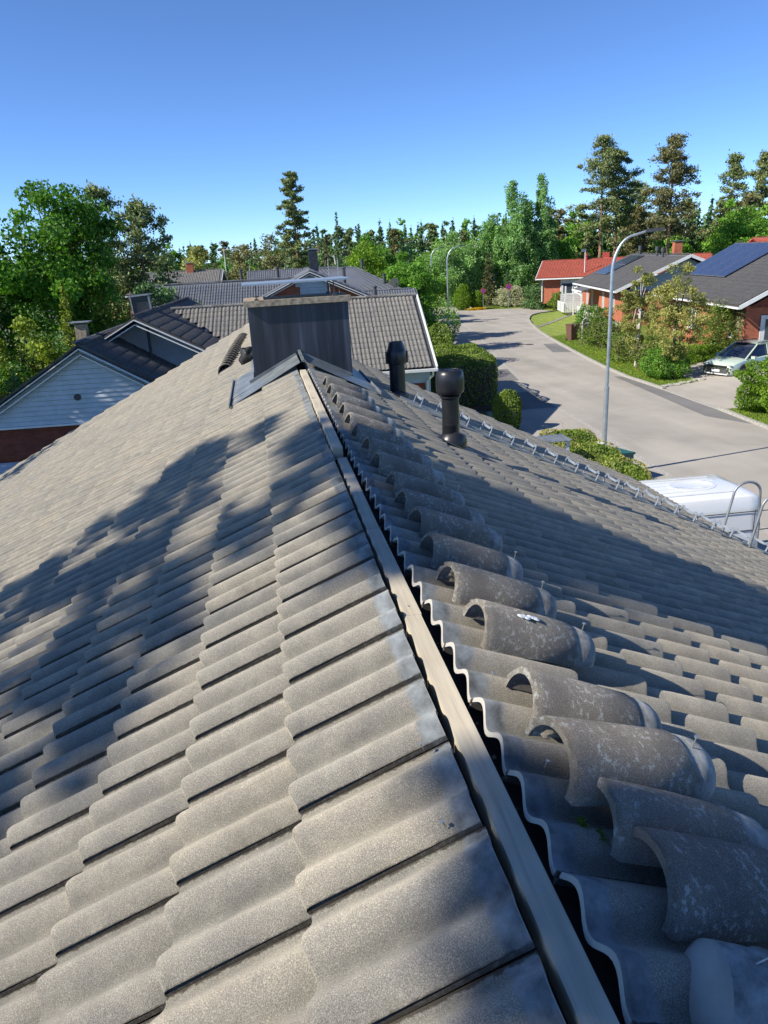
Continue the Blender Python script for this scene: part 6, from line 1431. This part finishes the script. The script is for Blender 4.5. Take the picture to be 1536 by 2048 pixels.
C = np.stack([Xf, Yf, np.array([gz(x, y) for x, y in zip(Xf, Yf)])+0.16], 1); V, F = rot_quads(C, 0.03, 6)
obj('dandelions', np_mesh('dandelions', V, F, L_FLOW, tint=np.repeat(rs.rand(n), 4)), kind='stuff', cat='flowers', label='yellow dandelions in the verge grass')
# stones at driveway corner
stv = bush_mesh
for k in range(7):
    bm = bmesh.new(); bmesh.ops.create_icosphere(bm, subdivisions=2, radius=0.5); rsx = np.random.RandomState(k)
    for v in bm.verts: v.co = Vector((v.co.x*(0.34+0.1*rsx.rand()), v.co.y*0.28, v.co.z*0.16))*(1+0.12*rsx.randn())
    me = bpy.data.meshes.new('edging_stone'); bm.to_mesh(me); bm.free(); me.materials.append(M_STONE)
    o = obj('edging_stone', me); o.location = gv(18.65+0.36*k, 33.55+0.10*(k % 2)+0.05*k, 0.04)
    tag(o, 'small pale edging stone at the driveway corner under the dense green bush', 'stone', 'edging stones at the driveway corner')

# ------------------------------------------------------------------ woods
def far_mesh(kind, seed):
    if kind == 0: return spruce(1.0, 0.34, seed, 60, 18, 0.026, L_SPRUCE, 0.05)
    if kind == 1: return pine(1.0, 0.36, seed, 0.22, 26, 44, 0.022, L_PINE, 0.6)
    if kind == 2: return decid(1.0, 0.48, seed, 1300, 0.024, 0.05, 34, L_GREEN, crad=0.2)
    if kind == 3: return decid(1.0, 0.42, seed, 1200, 0.024, 0.05, 34, L_BIRCH, crad=0.2, droop=0.05, bark=M_BIRCHB)
    if kind == 4: return pine(1.0, 0.36, seed, 0.22, 26, 44, 0.022, L_PINEW, 0.6)
    return decid(1.0, 0.42, seed, 1000, 0.020, 0.08, 30, L_BROWN, crad=0.2)
for me in ():
    pass
protos = [[far_mesh(k, 200+10*k+j) for j in range(2)] for k in range(6)]
kinds = ['dark green spruce', 'grey-green pine', 'fresh green broadleaf tree', 'pale green birch', 'bronze-green pine', 'brownish thinly leafed tree']
rs = np.random.RandomState(5)
def wood_tree(x, y, h, k, j):
    cr, tr_ = protos[k][j][:2]
    o = empty('woodland_tree', (x, y, gz(x, y)-0.1), rs.rand()*6.28, label='%s in the edge of the distant woods' % kinds[k], cat='tree', group='edge of the woods: %s' % kinds[k])
    o.scale = (h*(0.9+0.3*rs.rand()),)*2 + (h,)
    obj('crown', cr, o); obj('trunk', tr_, o)
# front rank, individually built: azimuth from +Y in degrees and distance
for a in np.arange(-17, 37, 0.62):
    D = rs.uniform(112, 128); 
    if -17 < a < -9: D = rs.uniform(95, 120)
    aa = R(a+rs.uniform(-0.25, 0.25)); x, y = CAM.x+D*math.sin(aa), D*math.cos(aa)
    top = 0.026+0.0006*max(0, a-10) if a > 4 else 0.016
    k = rs.choice(6, p=[0.28, 0.20, 0.25, 0.18, 0.05, 0.04]) if a < 8 else rs.choice(6, p=[0.30, 0.22, 0.22, 0.14, 0.10, 0.02])
    h = 1.1 + top*D*rs.uniform(0.2, 1.15) - gz(x, y)
    wood_tree(x, y, h, int(k), rs.randint(2))
for a in np.arange(-17, 37, 0.75):
    D = rs.uniform(128, 150); aa = R(a); x, y = CAM.x+D*math.sin(aa), D*math.cos(aa)
    top = 0.033+0.0004*max(0, a-10) if a > 4 else 0.022
    if -3 < a < 4: top = 0.024
    k = rs.choice([0, 1, 4, 2], p=[0.46, 0.3, 0.10, 0.14]); h = 1.1 + top*D*rs.uniform(0.75, 1.2) - gz(x, y)
    wood_tree(x, y, h, int(k), rs.randint(2))
# the wood behind, one mass
Vs, Fs, Ts, n = [], [], [], 0
low = [spruce(1.0, 0.32, 300, 26, 8, 0.034, L_SPRUCE, 0.05)[0], pine(1.0, 0.32, 301, 0.2, 14, 22, 0.032, L_PINE, 0.6)[0], decid(1.0, 0.45, 302, 350, 0.032, 0.05, 20, L_GREEN, crad=0.22)[0]]
arrs = []
for me in low:
    v = np.empty(len(me.vertices)*3, np.float32); me.vertices.foreach_get('co', v); t = np.empty(len(me.vertices), np.float32); me.attributes['tint'].data.foreach_get('value', t); arrs.append((v.reshape(-1, 3), t))
for D, tp in ((150, 0.030), (158, 0.031), (168, 0.032), (180, 0.033), (130, 0.018), (139, 0.022), (95, -0.012), (104, -0.006), (112, 0.0)):
    for a in np.arange(-20, 40, 1.1 if D > 120 else 1.5):
        if D < 120 and 8 < a < 33: continue
        aa = R(a+rs.uniform(-.4, .4)); d = D+rs.uniform(-4, 4); x, y = CAM.x+d*math.sin(aa), d*math.cos(aa); z = gz(x, y)
        tt = tp if a > 4 else tp*0.7; h = 1.1+tt*d*rs.uniform(0.8, 1.1)-z; v, t = arrs[rs.choice(3, p=[0.45, 0.3, 0.25])]
        c, s = math.cos(a*3), math.sin(a*3); P = np.stack([v[:, 0]*c-v[:, 1]*s, v[:, 0]*s+v[:, 1]*c, v[:, 2]], 1)*h + np.array([x, y, z])
        Vs.append(P); Ts.append(t*0.8); Fs.append(np.arange(len(P)).reshape(-1, 4)+n); n += len(P)
obj('woods', np_mesh('woods', np.vstack(Vs), np.vstack(Fs), L_WOODS, tint=np.concatenate(Ts)), kind='stuff', label='dark mixed conifer woods closing the horizon', cat='woods')
print('objects', len(bpy.data.objects), 'tris', sum(len(o.data.polygons)*2 for o in S.objects if o.type == 'MESH'))
